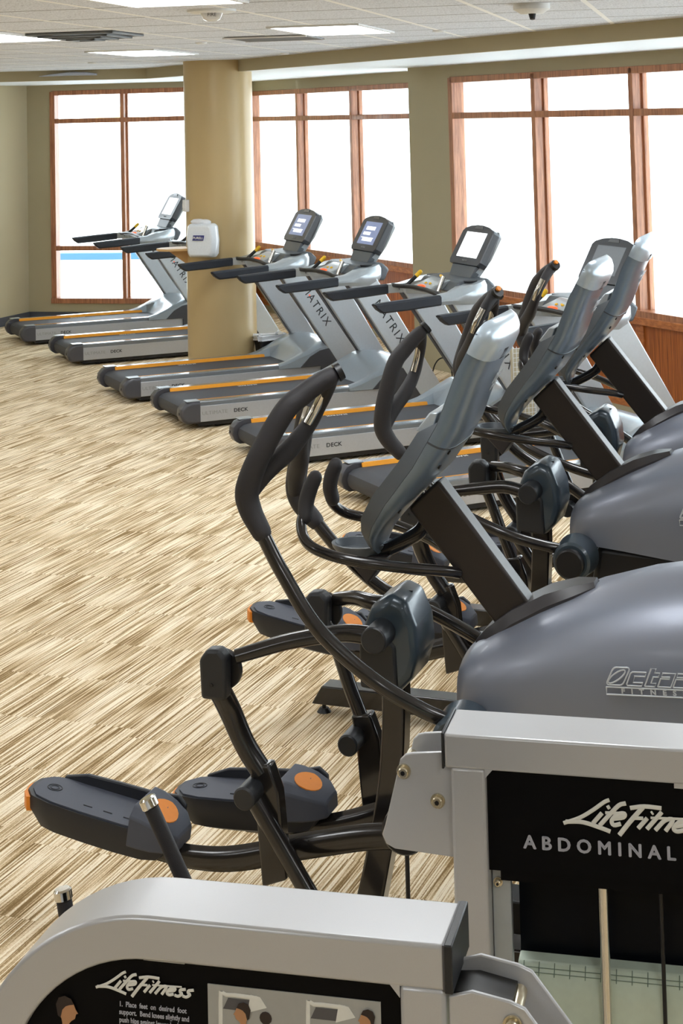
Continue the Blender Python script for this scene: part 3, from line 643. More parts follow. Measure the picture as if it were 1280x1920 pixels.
def octane(name_label, cxy, dyaw, near_deg, far_deg, shift, far_rock=0., near_rock=0.):
    r_ = empty('elliptical_trainer', (cxy[0], cxy[1], 0), EH+dyaw); tag(r_, name_label, 'elliptical trainer', 'elliptical trainers in a row')
    S = shift
    # base
    b = MB(); b.prism([(-1.34, 0.045), (-1.29, .125), (1.0, .125), (1.0, .045)], -.05, .05); bs = b.build('base_rail', tube_m, r_, bevel=.006)
    MB().bx(.85, .95, -.34, .34, .045, .115).build('cross_bar', tube_m, bs, bevel=.006)
    MB().bx(-.24, .9, .24, .36, .02, .125).build('side_rail', black_m, bs, bevel=.006)
    for a, y in ((-1.30, 0), (.9, -.3), (.9, .3)):
        b = MB(); b.cyl((a, y, 0), (a, y, .018), .032, .02, n=12); b.cyl((a, y, .015), (a, y, .05), .009, n=8); b.build('leveling_foot', black_m, bs)
    # body shroud: upper hood
    b = MB(); rg = []
    for a, top, bot, w_ in ((-.155, .93, .868, .10), (-.14, .975, .862, .17), (-.10, 1.012, .858, .215), (-.03, 1.055, .856, .245), (.10, 1.122, .85, .27), (.26, 1.19, .835, .285), (.42, 1.238, .82, .295), (.60, 1.272, .80, .30), (.80, 1.275, .78, .295), (.98, 1.225, .76, .28), (1.10, 1.13, .75, .25), (1.16, 1.0, .75, .2), (1.18, .85, .76, .15)):
        h = top-bot; cr = []
        for y, z in ((-1.0, 0), (-1.0, .22), (-.985, .45), (-.93, .64), (-.8, .80), (-.58, .92), (-.3, .985), (0, 1), (.3, .985), (.58, .92), (.8, .80), (.93, .64), (.985, .45), (1.0, .22), (1.0, 0)):
            cr.append((a, y*w_, bot+h*z))
        rg.append(cr)
    b.ring_skin(rg); hood = b.build('drive_shroud', shroud_m, r_, ang=60)
    # lower black body
    b = MB(); b.prism([(-.02, .86), (-.06, .62), (.1, .3), (.2, .1), (1.05, .1), (1.13, .5), (1.13, .80)], -.235, .235); b.build('lower_housing', black_m, r_, bevel=.03)
    # logo on the near side of the shroud
    lx = .325
    # outline logo built with strokes
    def stroke(pts, rr=.0022): 
        bb.tube(pts, rr, n=6, seg=1)
    bb = MB(); y_ = -.299
    def ly(a): return -(.285+(min(max(a, .26), .8)-.26)*.03/.34)-.004
    def P2(a, z): return (a, ly(a), z+.075*(a-.325))
    def rr_(x0, x1, z0, z1, sh=.012, r=.01):
        c = rounded(x0, x1, z0, z1, r, 3); return [P2(x+(z-z0)*sh/.04*1.2, z) for x, z in c]+[P2(c[0][0]+(c[0][1]-z0)*sh/.04*1.2, c[0][1])]
    z0 = .998
    stroke(rr_(.325, .372, z0, z0+.048, .016, .008))
    c = []
    for k in range(17):
        t_ = 2*math.pi*k/16; x = .352+.024*math.cos(t_)*.9+.012*math.sin(t_); z = z0+.023+.017*math.sin(t_)+.008*math.cos(t_); c.append(P2(x+.004, z))
    stroke(c)
    def outl(pl): stroke([P2(x+(z-z0)*.4, z) for x, z in pl+[pl[0]]])
    outl([(.382, z0+.004), (.386, z0), (.425, z0), (.425, z0+.009), (.398, z0+.009), (.396, z0+.026), (.425, z0+.026), (.425, z0+.037), (.386, z0+.037), (.382, z0+.033)])
    outl([(.434, z0), (.462, z0), (.462, z0+.009), (.448, z0+.009), (.448, z0+.026), (.462, z0+.026), (.462, z0+.037), (.448, z0+.037), (.448, z0+.048), (.434, z0+.048)])
    for ch, x in (('a', .470), ('n', .512), ('e', .554)):
        outl([(x, z0), (x+.036, z0), (x+.036, z0+.037), (x, z0+.037), (x, z0+.027), (x+.024, z0+.027), (x+.024, z0+.022), (x, z0+.022)])
    stroke([P2(.326, z0-.006), P2(.60, z0-.006), P2(.60, z0-.026), P2(.326, z0-.026), P2(.326, z0-.006)])
    lg = bb.build('logo_outline', letter_s, hood)
    text('lettering', 'FITNESS', .019, letter_s, basis((.458, ly(.45)-.001, z0-.016+.010), (1, -.088, .075), (0, 0, 1)), hood, space=2.6, off=.0006, xscale=1.15)
    # hub
    for s in (-1, 1):
        b = MB(); b.cyl((-.09, s*.24, .82), (-.09, s*.37, .82), .085, .075, n=28, bev=.01); hb = b.build('pivot_hub', pcover_m, r_)
        b = MB(); b.cyl((-.09, s*.37, .82), (-.09, s*.405, .82), .056, n=28, bev=.006); b.build('hub_cap', black_m, hb)
    handle(r_, -1, near_deg); handle(r_, 1, far_deg)
    # mast
    b = MB(); b.prism([(-.315, 1.385), (-.217, 1.475), (.115, 1.05), (.02, .97)], -.045, .035); b.build('console_mast', mast_m, r_, bevel=.01, segs=3)
    b = MB(); rg = []
    for a, z, w_, h in ((-.10, .975, .05, .03), (-.06, 1.0, .085, .05), (.02, 1.055, .09, .055), (.12, 1.112, .085, .05), (.20, 1.148, .07, .04), (.262, 1.178, .035, .02)):
        rg.append([(a, -w_, z-.05), (a-.01, -w_, z+h*.4), (a-.015, -w_*.75, z+h), (a-.015, w_*.75, z+h), (a-.01, w_, z+h*.4), (a, w_, z-.05)])
    b.ring_skin(rg); b.build('mast_fairing', fair_m, r_, ang=30)
    # console
    nx, nz = .85, -.53
    secs = [(-.040, 1.938, .198, .006, .052), (-.062, 1.897, .2, .006, .060), (-.103, 1.823, .2, .006, .062), (-.165, 1.67, .2, .008, .062), (-.195, 1.620, .2, .045, .060), (-.247, 1.537, .195, .05, .054), (-.346, 1.416, .17, .052, .038), (-.395, 1.345, .145, .048, .026), (-.414, 1.305, .12, .035, .016), (-.419, 1.263, .08, .018, .006), (-.415, 1.243, .045, .006, .002)]
    G = [(-1, 0), (-.985, .22), (-.94, .48), (-.84, .72), (-.68, .89), (-.45, .98), (0, 1.), (.45, .98), (.68, .89), (.84, .72), (.94, .48), (.985, .22), (1, 0)]
    def cring(a, z, w_, t_, bulge, k=0.):
        """one cross-section of the console back; k lifts it slightly off the surface"""
        ring = [(a+nx*(bulge*g+k), w_*f*(1+k), z+nz*(bulge*g+k)) for f, g in G]
        return ring+[(a-nx*.004, w_, z-nz*.004), (a-nx*.004, -w_, z-nz*.004)]
    b = MB(); b.ring_skin([cring(*q) for q in secs]); cb = b.build('console_back', eback_m, r_, ang=60)
    b = MB(); rg = []
    for a, z, w_, t_, bulge in secs:
        rg.append([(a-nx*.005, w_, z-nz*.005), (a-nx*t_, w_*.95, z-nz*t_), (a-nx*t_, -w_*.95, z-nz*t_), (a-nx*.005, -w_, z-nz*.005)])
    b.ring_skin(rg); cf = b.build('console_face', eside_m, r_)
    b = MB(); b.prism([(-.245, 1.645), (-.200, 1.70), (-.175, 1.70), (-.20, 1.63)], -.17, .17); b.build('reading_rack', silver_m, cf, bevel=.004)
    # cap
    b = MB(); rg = [cring(-.070, 1.880, .2, 0, .064, .002), cring(-.062, 1.897, .2, 0, .064, .004), cring(-.044, 1.932, .199, 0, .062, .005), cring(-.033, 1.952, .19, 0, .055, .003), cring(-.022, 1.966, .165, 0, .04, 0), cring(-.012, 1.971, .12, 0, .022, 0)]
    b.ring_skin(rg); cap = b.build('console_cap', ecap_m, r_, ang=60)
    def surf(f, a, z, w_, bulge, k=0.):
        g = 1-abs(f)**4*.6; return Vector((a+nx*(bulge*g+k), w_*f, z+nz*(bulge*g+k)))
    p_ = surf(-.42, -.062, 1.905, .2, .064); b = MB(); b.cyl(p_-Vector((nx, 0, nz))*.01, p_+Vector((nx, 0, nz))*.0065, .0115, n=16); b.build('screw_hole', black_m, cap)
    for k in range(4):
        p_ = surf(-.14+.06*k, -.066, 1.895, .2, .064, .004); b = MB(); b.box(p_, (.005, .0035, .036), Matrix.Rotation(R(31), 3, 'Y')); b.build('vent_slot', bezel_m, cap)
    for f, a, z, w_, bu in ((-.60, -.205, 1.605, .2, .059), (-.62, -.232, 1.56, .197, .056), (-.62, -.352, 1.408, .168, .036), (.6, -.205, 1.605, .2, .059)):
        p_ = surf(f, a, z, w_, bu); b = MB(); b.cyl(p_-Vector((nx, 0, nz))*.004, p_+Vector((nx, 0, nz))*.004, .0075, n=14); b.build('screw', black_m, cb)
    b = MB(); b.ring_skin([cring(-.1955, 1.619, .2, 0, .0604, .0012), cring(-.1985, 1.614, .2, 0, .0602, .0012)]); b.build('seam', bezel_m, cb)
    up_ = Vector((.365, 0, .70)).normalized()
    for st, dz, sz in (('Octane', .02, .05), ('FITNESS', -.016, .022)):
        base = surf(.42, -.117, 1.79, .2, .062, .0035)+up_*dz
        text('lettering', st, sz, letter_s, basis(base, (-.06, 1, .04), up_), cb, shear=.3, space=1.2 if st == 'FITNESS' else 1, off=.0004)
    # fixed handles + cup tray
    for s in (-1, 1):
        b = MB(); b.tube([(-.62, s*.115, 1.385), (-.628, s*.14, 1.345), (-.600, s*.18, 1.305), (-.545, s*.21, 1.285), (-.45, s*.22, 1.268), (-.32, s*.17, 1.243), (-.2, s*.08, 1.215), (-.16, s*.04, 1.2)], .0165, n=12, seg=7); fh = b.build('fixed_handle', tube_m, r_)
        b = MB(); b.tube([(-.620, s*.125, 1.36), (-.622, s*.108, 1.40), (-.612, s*.10, 1.44), (-.596, s*.095, 1.475)], [.023, .024, .024, .022], n=14, seg=6, round_ends=True); b.build('foam_grip', foam_m, fh)
    b = MB()
    rg = [[(-.49+x*k, y*k, 1.262+z) for x, y in [(.085*math.cos(2*math.pi*q/24), .075*math.sin(2*math.pi*q/24)) for q in range(24)]] for z, k in ((-.035, .75), (-.01, 1), (0, 1.03), (0, .9), (-.022, .78))]
    b.ring_skin(rg); tr = b.build('cup_tray', eside_m, r_, ang=40)
    b = MB(); b.prism([(-.53, 1.235), (-.38, 1.235), (-.40, 1.215), (-.45, 1.15)], -.05, .05); b.build('tray_bracket', fair_m, tr, bevel=.006)
    b = MB(); b.tube([(-.42, 0, 1.235), (-.3, 0, 1.3), (-.26, 0, 1.36)], .022, n=10); b.build('tray_arm', tube_m, tr)
    # centre post with cover
    b = MB(); b.tube([(-.385+S, 0, .95), (-.382+S, 0, .78), (-.40+S, 0, .55), (-.45+S, 0, .30), (-.50+S, 0, .1)], [.052, .052, .052, .056, .06], n=4, seg=6, up=(.7, .7, 0)); b.build('rocker_post', tube_m, r_, bevel=.008)
    b = MB(); rg = []
    for y, k in ((-.105, .86), (-.085, 1), (.085, 1), (.115, .8)):
        pr = [(-.455, .885), (-.455, 1.03), (-.425, 1.10), (-.36, 1.138), (-.315, 1.12), (-.285, 1.05), (-.278, .96), (-.30, .89), (-.345, .845)]
        rg.append([(-.37+(x+.37)*k+S, y, 1.0+(z-1.0)*k) for x, z in pr])
    b.ring_skin(rg); pc = b.build('post_cover', pcover_m, r_, bevel=.01, ang=45)
    b = MB(); b.prism([(-.46+S, .86), (-.46+S, 1.02), (-.40+S, 1.04), (-.345+S, .99), (-.34+S, .85)], -.115, -.07); b.build('side_cover', jblack_m, pc, bevel=.01)
    MB().box((-.33+S, .0, 1.125), (.02, .006, .004)).build('slot', black_m, pc)
    b = MB(); b.cyl((-.385+S, -.20, 1.03), (-.385+S, .19, 1.03), .040, n=24, bev=.004); b.build('pivot_shaft', jblack_m, pc)
    for s, rk, ba, bz in ((-1, near_rock, -.845, .965), (1, far_rock, -.70, 1.005)):
        y0 = s*.15; y1 = s*.25
        pA = (-.41+S, y0, 1.03); bz_ = bz+rk; ba_ = ba+S
        b = MB(); b.tube([pA, (-.5+S, s*.16, 1.032+rk*.3), ((-.41+ba)/2+S-.02, s*.2, (1.03+bz_)/2+.012), (ba_+.04, y1, bz_+.002)], [.028, .026, .024, .022], n=14, seg=6); rkr = b.build('rocker_arm', tube_m, r_)
        # joint block
        b = MB(); b.prism([(ba_-.055, bz_-.115), (ba_-.06, bz_+.0), (ba_-.035, bz_+.032), (ba_+.005, bz_+.035), (ba_+.028, bz_+.01), (ba_+.025, bz_-.115)], y1-.055, y1+.0); jb = b.build('joint_housing', jblack_m, rkr, bevel=.012, segs=3)
        b = MB(); b.cyl((ba_-.005, y1-.004, bz_-.04), (ba_-.005, y1+.018, bz_-.04), .06, n=28, bev=.004); b.build('joint_disc', black_m, jb)
        MB().cyl((ba_-.018, y1-.059, bz_-.07), (ba_-.018, y1-.054, bz_-.07), .006, n=10).build('screw', black_m, jb)
        # drop link
        if s < 0: path = [(ba_-.01, y1-.02, bz_-.09), (ba_+.01, -.235, .80), (ba_+.05, -.22, .70), (ba_+.10, -.21, .62)]
        else: path = [(ba_, y1-.02, bz_-.06), (ba_+.045, .235, .85), (ba_+.09, .22, .74), (ba_+.135, .21, .64)]
        b = MB(); b.tube(path, [.036, .036, .034, .034] if s < 0 else [.024]*4, n=12, seg=6, squash=(.8, 1)); dl = b.build('drop_link', tube_m, r_)
        e = Vector(path[-1])
        b = MB(); b.cyl((e.x-.02, e.y-.10, e.z-.045), (e.x-.02, e.y+.02, e.z-.045), .034, n=22, bev=.005); b.build('link_joint', jblack_m, dl)
        b = MB(); b.prism([(e.x-.035, e.z+.02), (e.x+.03, e.z+.03), (e.x+.06, e.z-.05), (e.x+.08, e.z-.30), (e.x+.0, e.z-.33), (e.x-.02, e.z-.07)], e.y-.02, e.y+.035); b.build('link_plate', tube_m, dl, bevel=.008)
        if s < 0:
            b = MB(); b.tube([(e.x-.02, e.y-.03, e.z-.06), (e.x+.16, e.y-.03, e.z-.33), (e.x+.26, e.y-.03, e.z-.48)], .027, n=14, seg=4); b.build('lower_link', tube_m, dl)
    # pedals and their arms
    for s, pa, pz, tilt in ((-1, -1.30, .415, -9), (1, -.925, .385, 3)):
        b = MB()
        if s < 0: b.tube([(-1.12, -.15, .325), (-1.0, -.15, .315), (-.85, -.15, .33), (-.6, -.15, .40), (-.33, -.15, .455), (0.1, -.15, .46)], [.03, .032, .034, .034, .034, .034], n=12, seg=6, squash=(.8, 1.15))
        else: b.tube([(-.95, .15, .31), (-.8, .15, .315), (-.65, .15, .33), (-.45, .15, .40), (-.3, .15, .47), (.1, .15, .50)], .032, n=12, seg=6, squash=(.8, 1.15))
        b.build('pedal_arm', tube_m, r_)
        M = Matrix.Translation((pa, s*.15, pz)) @ Matrix.Rotation(R(-tilt), 4, 'Y')
        M = Matrix.Translation((pa, s*.15, pz)) @ Matrix.Rotation(R(tilt*-1), 4, 'Y')
        # footprint outline (x forward)
        L2 = .27
        def foot(k, z, f=1.):
            o_ = [(-.27, 0), (-.265, -.04), (-.235, -.075), (-.17, -.092), (-.05, -.098), (.10, -.098), (.20, -.09), (.25, -.065), (.265, 0), (.25, .065), (.20, .09), (.10, .098), (-.05, .098), (-.17, .092), (-.235, .075), (-.265, .04)]
            return [(x*k, y*k*f, z) for x, y in o_]
        b = MB(); b.ring_skin([foot(.55, -.085), foot(.82, -.07), foot(.98, -.02), foot(1, .01), foot(.99, .022)]); b.xf(M); pd = b.build('pedal', pedald_m, r_, ang=40)
        b = MB(); b.ring_skin([foot(.93, .018), foot(.93, .027)]); b.xf(M); b.build('footbed', pedal_m, pd)
        bb = MB()
        for rr2 in (.020, .012): bb.tube([M @ Vector((-.19+rr2*1.2*math.cos(2*math.pi*k/16), rr2*math.sin(2*math.pi*k/16), .0275)) for k in range(17)], .0016, n=5, seg=1)
        for k in range(3): bb.tube([M @ Vector((-.06+.07*k, -.05, .0275)), M @ Vector((-.03+.07*k, -.05, .0275))], .002, n=5, seg=1)
        bb.build('tread_mark', pedald_m, pd)
        # raised inner wall
        b = MB(); yy = .082 if s < 0 else .082
        b.ring_skin([[(x, yy-.008, .01), (x, yy+.016, .01), (x, yy+.014, h_), (x, yy-.002, h_)] for x, h_ in ((-.20, .03), (-.12, .055), (.0, .06), (.12, .062), (.2, .075), (.23, .05))]); b.xf(M); b.build('side_wall', pedald_m, pd, bevel=.004)
        # toe cup
        b = MB(); rg = []
        for x, h_, w_ in ((.12, .088, .103), (.155, .083, .103), (.20, .068, .098), (.24, .048, .082), (.272, .018, .05)):
            rg.append([(x, -w_, -.03), (x, -w_, h_*.7), (x, -w_*.7, h_), (x, w_*.7, h_), (x, w_, h_*.7), (x, w_, -.03)])
        b.ring_skin(rg); b.xf(M); tcup = b.build('toe_cup', pedal_m, pd, ang=35, bevel=.006)
        def th(x): return .083-.34*max(0, x-.155) if x < .20 else .068-.5*(x-.20)
        oval = [(.20+.042*math.cos(2*math.pi*q/20), -.015+.055*math.sin(2*math.pi*q/20)) for q in range(20)]
        b = MB(); b.ring_skin([[(x, y, th(x)-.002) for x, y in oval], [(x, y, th(x)+.0025) for x, y in oval]]); b.xf(M); b.build('toe_patch', orange2_m, tcup, label='orange oval patch')
        b = MB(); b.ring_skin([[(x*1.01, y*1.0, z) for z in (-.03,) for x, y in ((-.20, .0), (-.255, .06), (-.272, 0), (-.262, -.05), (-.24, -.075), (-.2, -.05))], [(x*1.03, y*1.04, .014) for x, y in ((-.20, .0), (-.255, .06), (-.272, 0), (-.262, -.05), (-.24, -.075), (-.2, -.05))]]); b.xf(M); b.build('heel_bumper', orange2_m, pd, label='orange heel bumper')
    return r_
octane('nearest elliptical trainer, grey console back in the middle of the photo, whole pedal arms showing', (.45, 5.057), 0, 0, 14, 0)
octane('middle elliptical trainer, its grey shroud with round black hub right of centre', (1.025, 6.877), R(-2), 15, 5, .08, far_rock=.03, near_rock=.05)
octane('farthest elliptical trainer, console back in front of the blank treadmill screen at right', (1.43, 8.06), R(-1), 15, 5, .1, far_rock=.03, near_rock=.05)

# ================================================================== STRENGTH MACHINES (foreground)
MY = R(-13.7)
def hexbolt(root, x, y, z, r=.011):
    b = MB(); b.cyl((x, y, z), (x, y-.004, z), r*1.5, n=20); b.cyl((x, y-.004, z), (x, y-.013, z), r*1.1, n=20, bev=.002); bo = b.build('bolt', bolt_m, root)
    MB().cyl((x, y-.0125, z), (x, y-.0136, z), r*.5, n=6).build('socket', black_m, bo)
def lf_logo(root, x0, z0, y, wd, m_):
    """script wordmark written with strokes; x0,z0 is its lower left"""
    k = wd/10.0
    b = MB()
    def st(pts, w_=.22): b.tube([(x0+px*k, y, z0+pz*k*.74) for px, pz in pts], w_*k*.68, n=8, seg=4, squash=(.35, 1.0) , up=(0, 0, 1), round_ends=False)
    def ital(pts): return [(x+z*.55, z) for x, z in pts]
    st(ital([(-.3, -.1), (.5, .5), (1.0, 1.3), (1.35, 2.1), (1.6, 2.35)]), .2); st([(-.2, .05), (1.0, .12), (2.3, -.3), (2.9, -.55)], .22)
    st(ital([(1.65, .1), (1.75, 1.1)])); st(ital([(1.85, 1.6), (1.95, 1.75)]), .2)
    st(ital([(2.2, -.05), (2.35, 1.2), (2.5, 1.95), (2.85, 2.15)])); st(ital([(1.95, 1.15), (2.9, 1.2)]), .16)
    st(ital([(2.75, .65), (3.35, .85), (3.25, 1.2), (2.85, 1.1), (2.75, .5), (3.1, .08), (3.5, .25)]))
    st(ital([(3.95, -.8), (4.0, .5), (4.15, 1.9)]), .24); st(ital([(3.35, 1.75), (4.2, 2.0), (5.4, 1.95)]), .22); st(ital([(3.9, .85), (4.7, .9)]), .18)
    st(ital([(4.85, -.05), (4.95, .95)])); st(ital([(5.0, 1.4), (5.05, 1.5)]), .2)
    st(ital([(5.45, -.05), (5.6, 1.6)])); st(ital([(5.15, 1.0), (8.2, 1.15)]), .13)
    st(ital([(6.05, -.1), (6.2, .85), (6.7, .95), (6.75, -.1)])); 
    st(ital([(7.2, .4), (7.7, .6), (7.6, .9), (7.2, .8), (7.15, .2), (7.5, -.05), (7.9, .1)]))
    for q in (8.3, 9.15): st(ital([(q+.45, .9), (q, .75), (q+.1, .45), (q+.4, .25), (q+.2, -.1), (q-.25, 0)]))
    return b.build('logo', m_, root)
def plate(root, poly, y, m_, th=.008, name='bracket_plate'):
    return MB().prism(poly, y, y+th).build(name, m_, root, bevel=.002)
# --- machine 2 (right, abdominal crunch)
ab = empty('abdominal_machine', (.1389, 3.2582, 0), MY); tag(ab, 'silver-framed weight machine with black panel marked ABDOMINAL, at lower right', 'exercise machine')
b = MB(); b.bx(0.006, 1.05, 0, .137, 1.333, 1.397); b.build('top_beam', lf_m, ab, bevel=.005)
b = MB(); b.bx(.001, .006, -.001, .139, 1.331, 1.399); b.build('end_cap', jblack_m, ab, bevel=.002)
for x in (.018, .95):
    b = MB(); b.bx(x, x+.067, 0.0005, .137, 0, 1.335); b.build('tower_leg', lf_m, ab, bevel=.006)
b = MB(); b.prism([(.084, 1.336), (.10, 1.336), (.084, 1.318)], .0005, .136); b.build('corner_fillet', lf_m, ab)
b = MB(); b.bx(0, 1.0, -.0, .45, 0, .07); b.build('base', lf_m, ab, bevel=.006)
b = MB(); b.bx(.085, .95, .018, .03, 1.142, 1.336); b.bx(.105, .95, .028, .04, 1.12, 1.15); pn = b.build('front_panel', panel_m, ab)
lf_logo(pn, .240, 1.243, .015, .27, letter_w)
text('lettering', 'ABDOMINAL CRUNCH', .0345, letter_g, basis((.153, .0165, 1.199), (1, 0, 0), (0, 0, 1)), pn, bold=.0011, space=1.62, align='LEFT')
b = MB(); b.bx(.44, .54, .005, .017, 1.324, 1.334); b.build('panel_clip', lf_m, pn)
b = MB(); b.bx(.086, .122, .04, .06, .2, 1.14); sd = b.build('side_guard', silver_m, ab, bevel=.002); hexbolt(sd, .098, .04, 1.112, .006)
b = MB(); b.bx(.118, .95, .17, .18, .915, 1.33); b.build('smoked_guard', smoke_m, ab)
for x in (.292, .66):
    b = MB(); b.cyl((x, .1, .07), (x, .1, 1.2), .0095, n=20); b.build('guide_rod', chrome_m, ab)
b = MB(); b.cyl((.402, .1, .3), (.402, .1, 1.2), .004, n=10); b.build('cable', black_m, ab)
b = MB(); rg = [[(x, y, z) for x in (.118,) for y, z in ((.16, .93), (.13, .925), (.115, .905), (.11, .87), (.11, .5), (.17, .5))], [(x, y, z) for x in (.95,) for y, z in ((.16, .93), (.13, .925), (.115, .905), (.11, .87), (.11, .5), (.17, .5))]]
b.ring_skin(rg); gr = b.build('lower_guard', green_m, ab, bevel=.004)
bb = MB()
for k in range(28): bb.tube([(.13+k*.03, .1285, .925), (.13+k*.03, .1135, .905)], .0008, n=4, seg=1)
for z, y in ((.918, .123), (.911, .118)): bb.tube([(.12, y-.003, z), (.95, y-.003, z)], .0008, n=4, seg=1)
bb.build('grid_line', mat('guard_lines', rgb(120, 140, 125), .5), gr)
pl_ = [(-.085, 1.335), (-.075, 1.345), (-.06, 1.349), (.02, 1.357), (.02, 1.158), (-.10, 1.165), (-.117, 1.173), (-.125, 1.19), (-.118, 1.21)]
pp_ = plate(ab, pl_, .02, lf_m); plate(ab, [(x+.01, z+.01) for x, z in pl_], .10, lf_m)
hexbolt(pp_, -.078, .02, 1.314, .0095); hexbolt(pp_, -.012, .02, 1.263, .0095)
b = MB(); b.cyl((-.078, .02, 1.314), (-.078, .11, 1.314), .012); b.build('spacer', bolt_m, ab)
b = MB(); b.cyl((-.085, .06, .25), (-.085, .06, 1.2), .0045, n=10); b.build('pull_cable', black_m, ab)
b = MB(); b.cyl((-.085, .035, 1.19), (-.085, .085, 1.19), .045, n=28, bev=.004); b.build('pulley', black_m, ab)
b = MB(); b.tube([(-.08, .3, .12), (.0, .3, .12), (.3, .3, .12)], .04, n=4, seg=1); b.build('rear_foot', lf_m, ab, bevel=.005)
# --- machine 1 (left, front)
m1 = empty('weight_machine', (.10907, 2.44755, 0), MY); tag(m1, 'silver-framed machine with rounded shoulder and instruction placard along the bottom edge', 'exercise machine')
def arc_out(off):
    """frame outline (x, z), off = distance inside the outer edge"""
    cx_, cz_, rr = -.46, 1.397-.30, .30
    pts = [(-.0065, 1.397-off), (-.25, 1.397-off)]
    for k in range(0, 19): a = R(90+90*k/18); pts.append((cx_+(rr-off)*math.cos(a), cz_+(rr-off)*math.sin(a)))
    pts.append((cx_-rr+off, 0.0)); return pts
o_, i_ = arc_out(0), arc_out(.064)
b = MB(); rg = [[(p[0], 0, p[1]), (p[0], .135, p[1]), (q[0], .135, q[1]), (q[0], 0, q[1])] for p, q in zip(o_, i_)]
b.ring_skin(rg); b.build('bent_frame', lf_m, m1, bevel=.006, ang=25, segs=3)
b = MB(); b.bx(-.075, -.008, .0, .135, 0, 1.335); b.build('tower_leg', lf_m, m1, bevel=.006)
b = MB(); b.prism([(-.075, 1.336), (-.09, 1.336), (-.075, 1.318)], .001, .13); b.build('corner_fillet', lf_m, m1)
b = MB(); b.bx(-.0085, 0.004, -.002, .137, 1.331, 1.399); b.build('end_cap', jblack_m, m1, bevel=.002)
b = MB(); b.bx(-.0105, -.0075, -.001, .136, 1.334, 1.398); b.build('end_cap_face', capgrey_m, m1)
b = MB(); b.bx(-.8, .1, 0, .5, 0, .07); b.build('base', lf_m, m1, bevel=.006)
pts = [(x, z) for x, z in arc_out(.058) if x < -.1]; poly = [(-.076, 1.3385)]+pts[1:-1]+[(-.702, .9), (-.076, .9)]
b = MB(); b.prism(poly, .016, .024); pn = b.build('placard', panel_m, m1)
lf_logo(pn, -.545, 1.281, .0135, .150, letter_w)
lines = ['1.  Place  feet  on  desired  foot', 'support.  Bend knees slightly and', 'push hips against lower back', 'pad.  Grasp the handles and']
for k, s in enumerate(lines): text('lettering', s, .0105, letter_g, basis((-.514, .0152, 1.2585-k*.0115), (1, 0, 0), (0, 0, 1)), pn, align='LEFT', off=.0002, xscale=.80, ext=.0003)
b = MB(); b.bx(-.47, -.405, .006, .016, 1.331, 1.336); b.build('panel_clip', lf_m, pn)
b = MB(); b.bx(-.372, -.107, .0145, .0165, 1.08, 1.302); cd = b.build('instruction_card', card_m, pn)
def figure(x, z, k=1., flip=1):
    """printed gym figure: machine outline, head and shoulder"""
    bb = MB(); fr = [(x-.012, 1.10), (x-.012, z+.0), (x-.003, z+.012), (x+.045, z+.012)]
    bb.tube([(px, .0140, pz) for px, pz in fr], .0032, n=6, seg=3, squash=(.3, 1)); bb.prism([(x+.03, z-.01), (x+.06, z+.0), (x+.05, z+.014), (x+.035, z+.016)], .0132, .0142); bb.build('printed_machine', letter_w, cd)
    bb = MB(); bb.prism([(x-.008, z-.008), (x+.035, z-.008), (x+.035, z+.008), (x, z+.008)], .0136, .0144); bb.build('printed_pad', mat('printed_grey', rgb(90, 88, 90), .6), cd)
figure(-.34, 1.277); figure(-.205, 1.277)
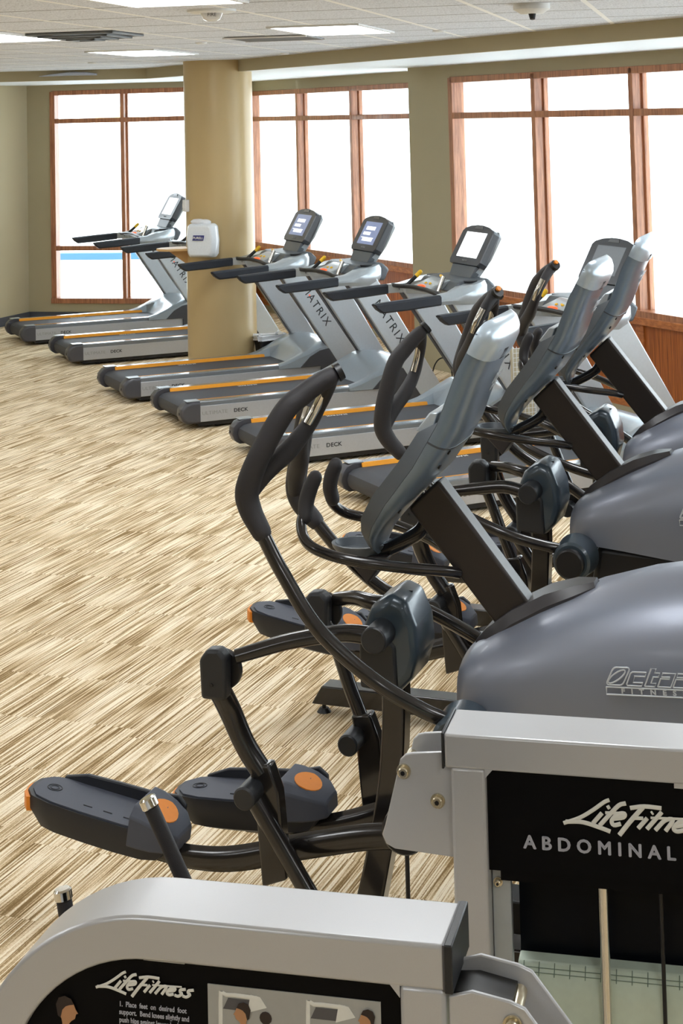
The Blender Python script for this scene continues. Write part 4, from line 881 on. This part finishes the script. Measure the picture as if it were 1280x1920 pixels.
def head(par, x, z, k, f=1):
    b = MB(); b.prism([(x+f*px*k, z+pz*k) for px, pz in ((-1.0, -.1), (-.75, .5), (-.2, .9), (.5, .9), (.9, .4), (.9, -.5), (.6, -1.1), (.5, -1.6), (1.2, -2.6), (-.6, -2.6), (-.2, -1.6), (-.5, -1.25), (-.9, -1.0), (-1.05, -.5), (-1.25, -.45))], .0122, .0134); b.build('printed_face', skin_m, par)
    b = MB(); b.prism([(x+f*px*k, z+pz*k) for px, pz in ((-.8, .45), (-.5, 1.0), (.2, 1.25), (.9, 1.0), (1.2, .3), (1.0, -.8), (.7, -1.0), (.5, -.2), (.1, .2), (-.3, .35))], .0118, .0126); b.build('printed_hair', hair_m, par)
head(cd, -.318, 1.268, .011); head(cd, -.128, 1.278, .0105); head(pn, -.598, 1.245, .0145, f=-1)
b = MB(); b.sphere((-.282, .0135, 1.262), .0095, (1, .15, 1), 12); b.build('printed_weight', hair_m, cd)
# bracket arms at right with bolts
for y, dz in ((.005, 0), (.085, .012)):
    q = MB(); pl3 = [(-.004, 1.325), (.03, 1.335), (.085, 1.326), (.106, 1.318), (.20, 1.20), (.20, 1.05), (.14, 1.10), (.03, 1.275), (-.004, 1.285)]
    q.prism([(x, z+dz) for x, z in pl3], y, y+.008); q.build('bracket_plate', lf_m, m1, bevel=.002)
hexbolt(m1, .088, .004, 1.296, .0095)
b = MB(); b.cyl((.088, .01, 1.298), (.088, .09, 1.304), .007); b.cyl((.088, .02, 1.298), (.088, .08, 1.304), .011); b.build('bracket_spacer', bolt_m, m1)
b = MB(); b.prism([(.0, 1.325), (.03, 1.328), (.085, 1.318), (.085, 1.30), (.0, 1.30)], .02, .08); b.build('bracket_insert', black_m, m1)
# hand grips behind
for (x0, z0, x1, z1, y) in ((-.605, 1.384, -.50, 1.17, .40), (-.728, 1.262, -.70, 1.1, .30)):
    d_ = Vector((x0-x1, 0, z0-z1)).normalized()
    b = MB(); b.tube([(x1, y, z1), (x0, y, z0)], .0135, n=18, seg=1); g_ = b.build('hand_grip', foam_m, m1)
    p0 = Vector((x0, y, z0)); b = MB(); b.cyl(p0, p0+d_*.02, .0155, n=20, bev=.003); b.build('grip_cap', chrome_m, g_, label='silver grip cap')
b = MB(); b.bx(-.75, -.3, .26, .45, 1.0, 1.1); b.build('grip_crossbar', lf_m, m1, bevel=.01)
b = MB(); b.bx(-.5, -.44, .13, .3, .07, 1.05); b.build('rear_strut', lf_m, m1, bevel=.01)
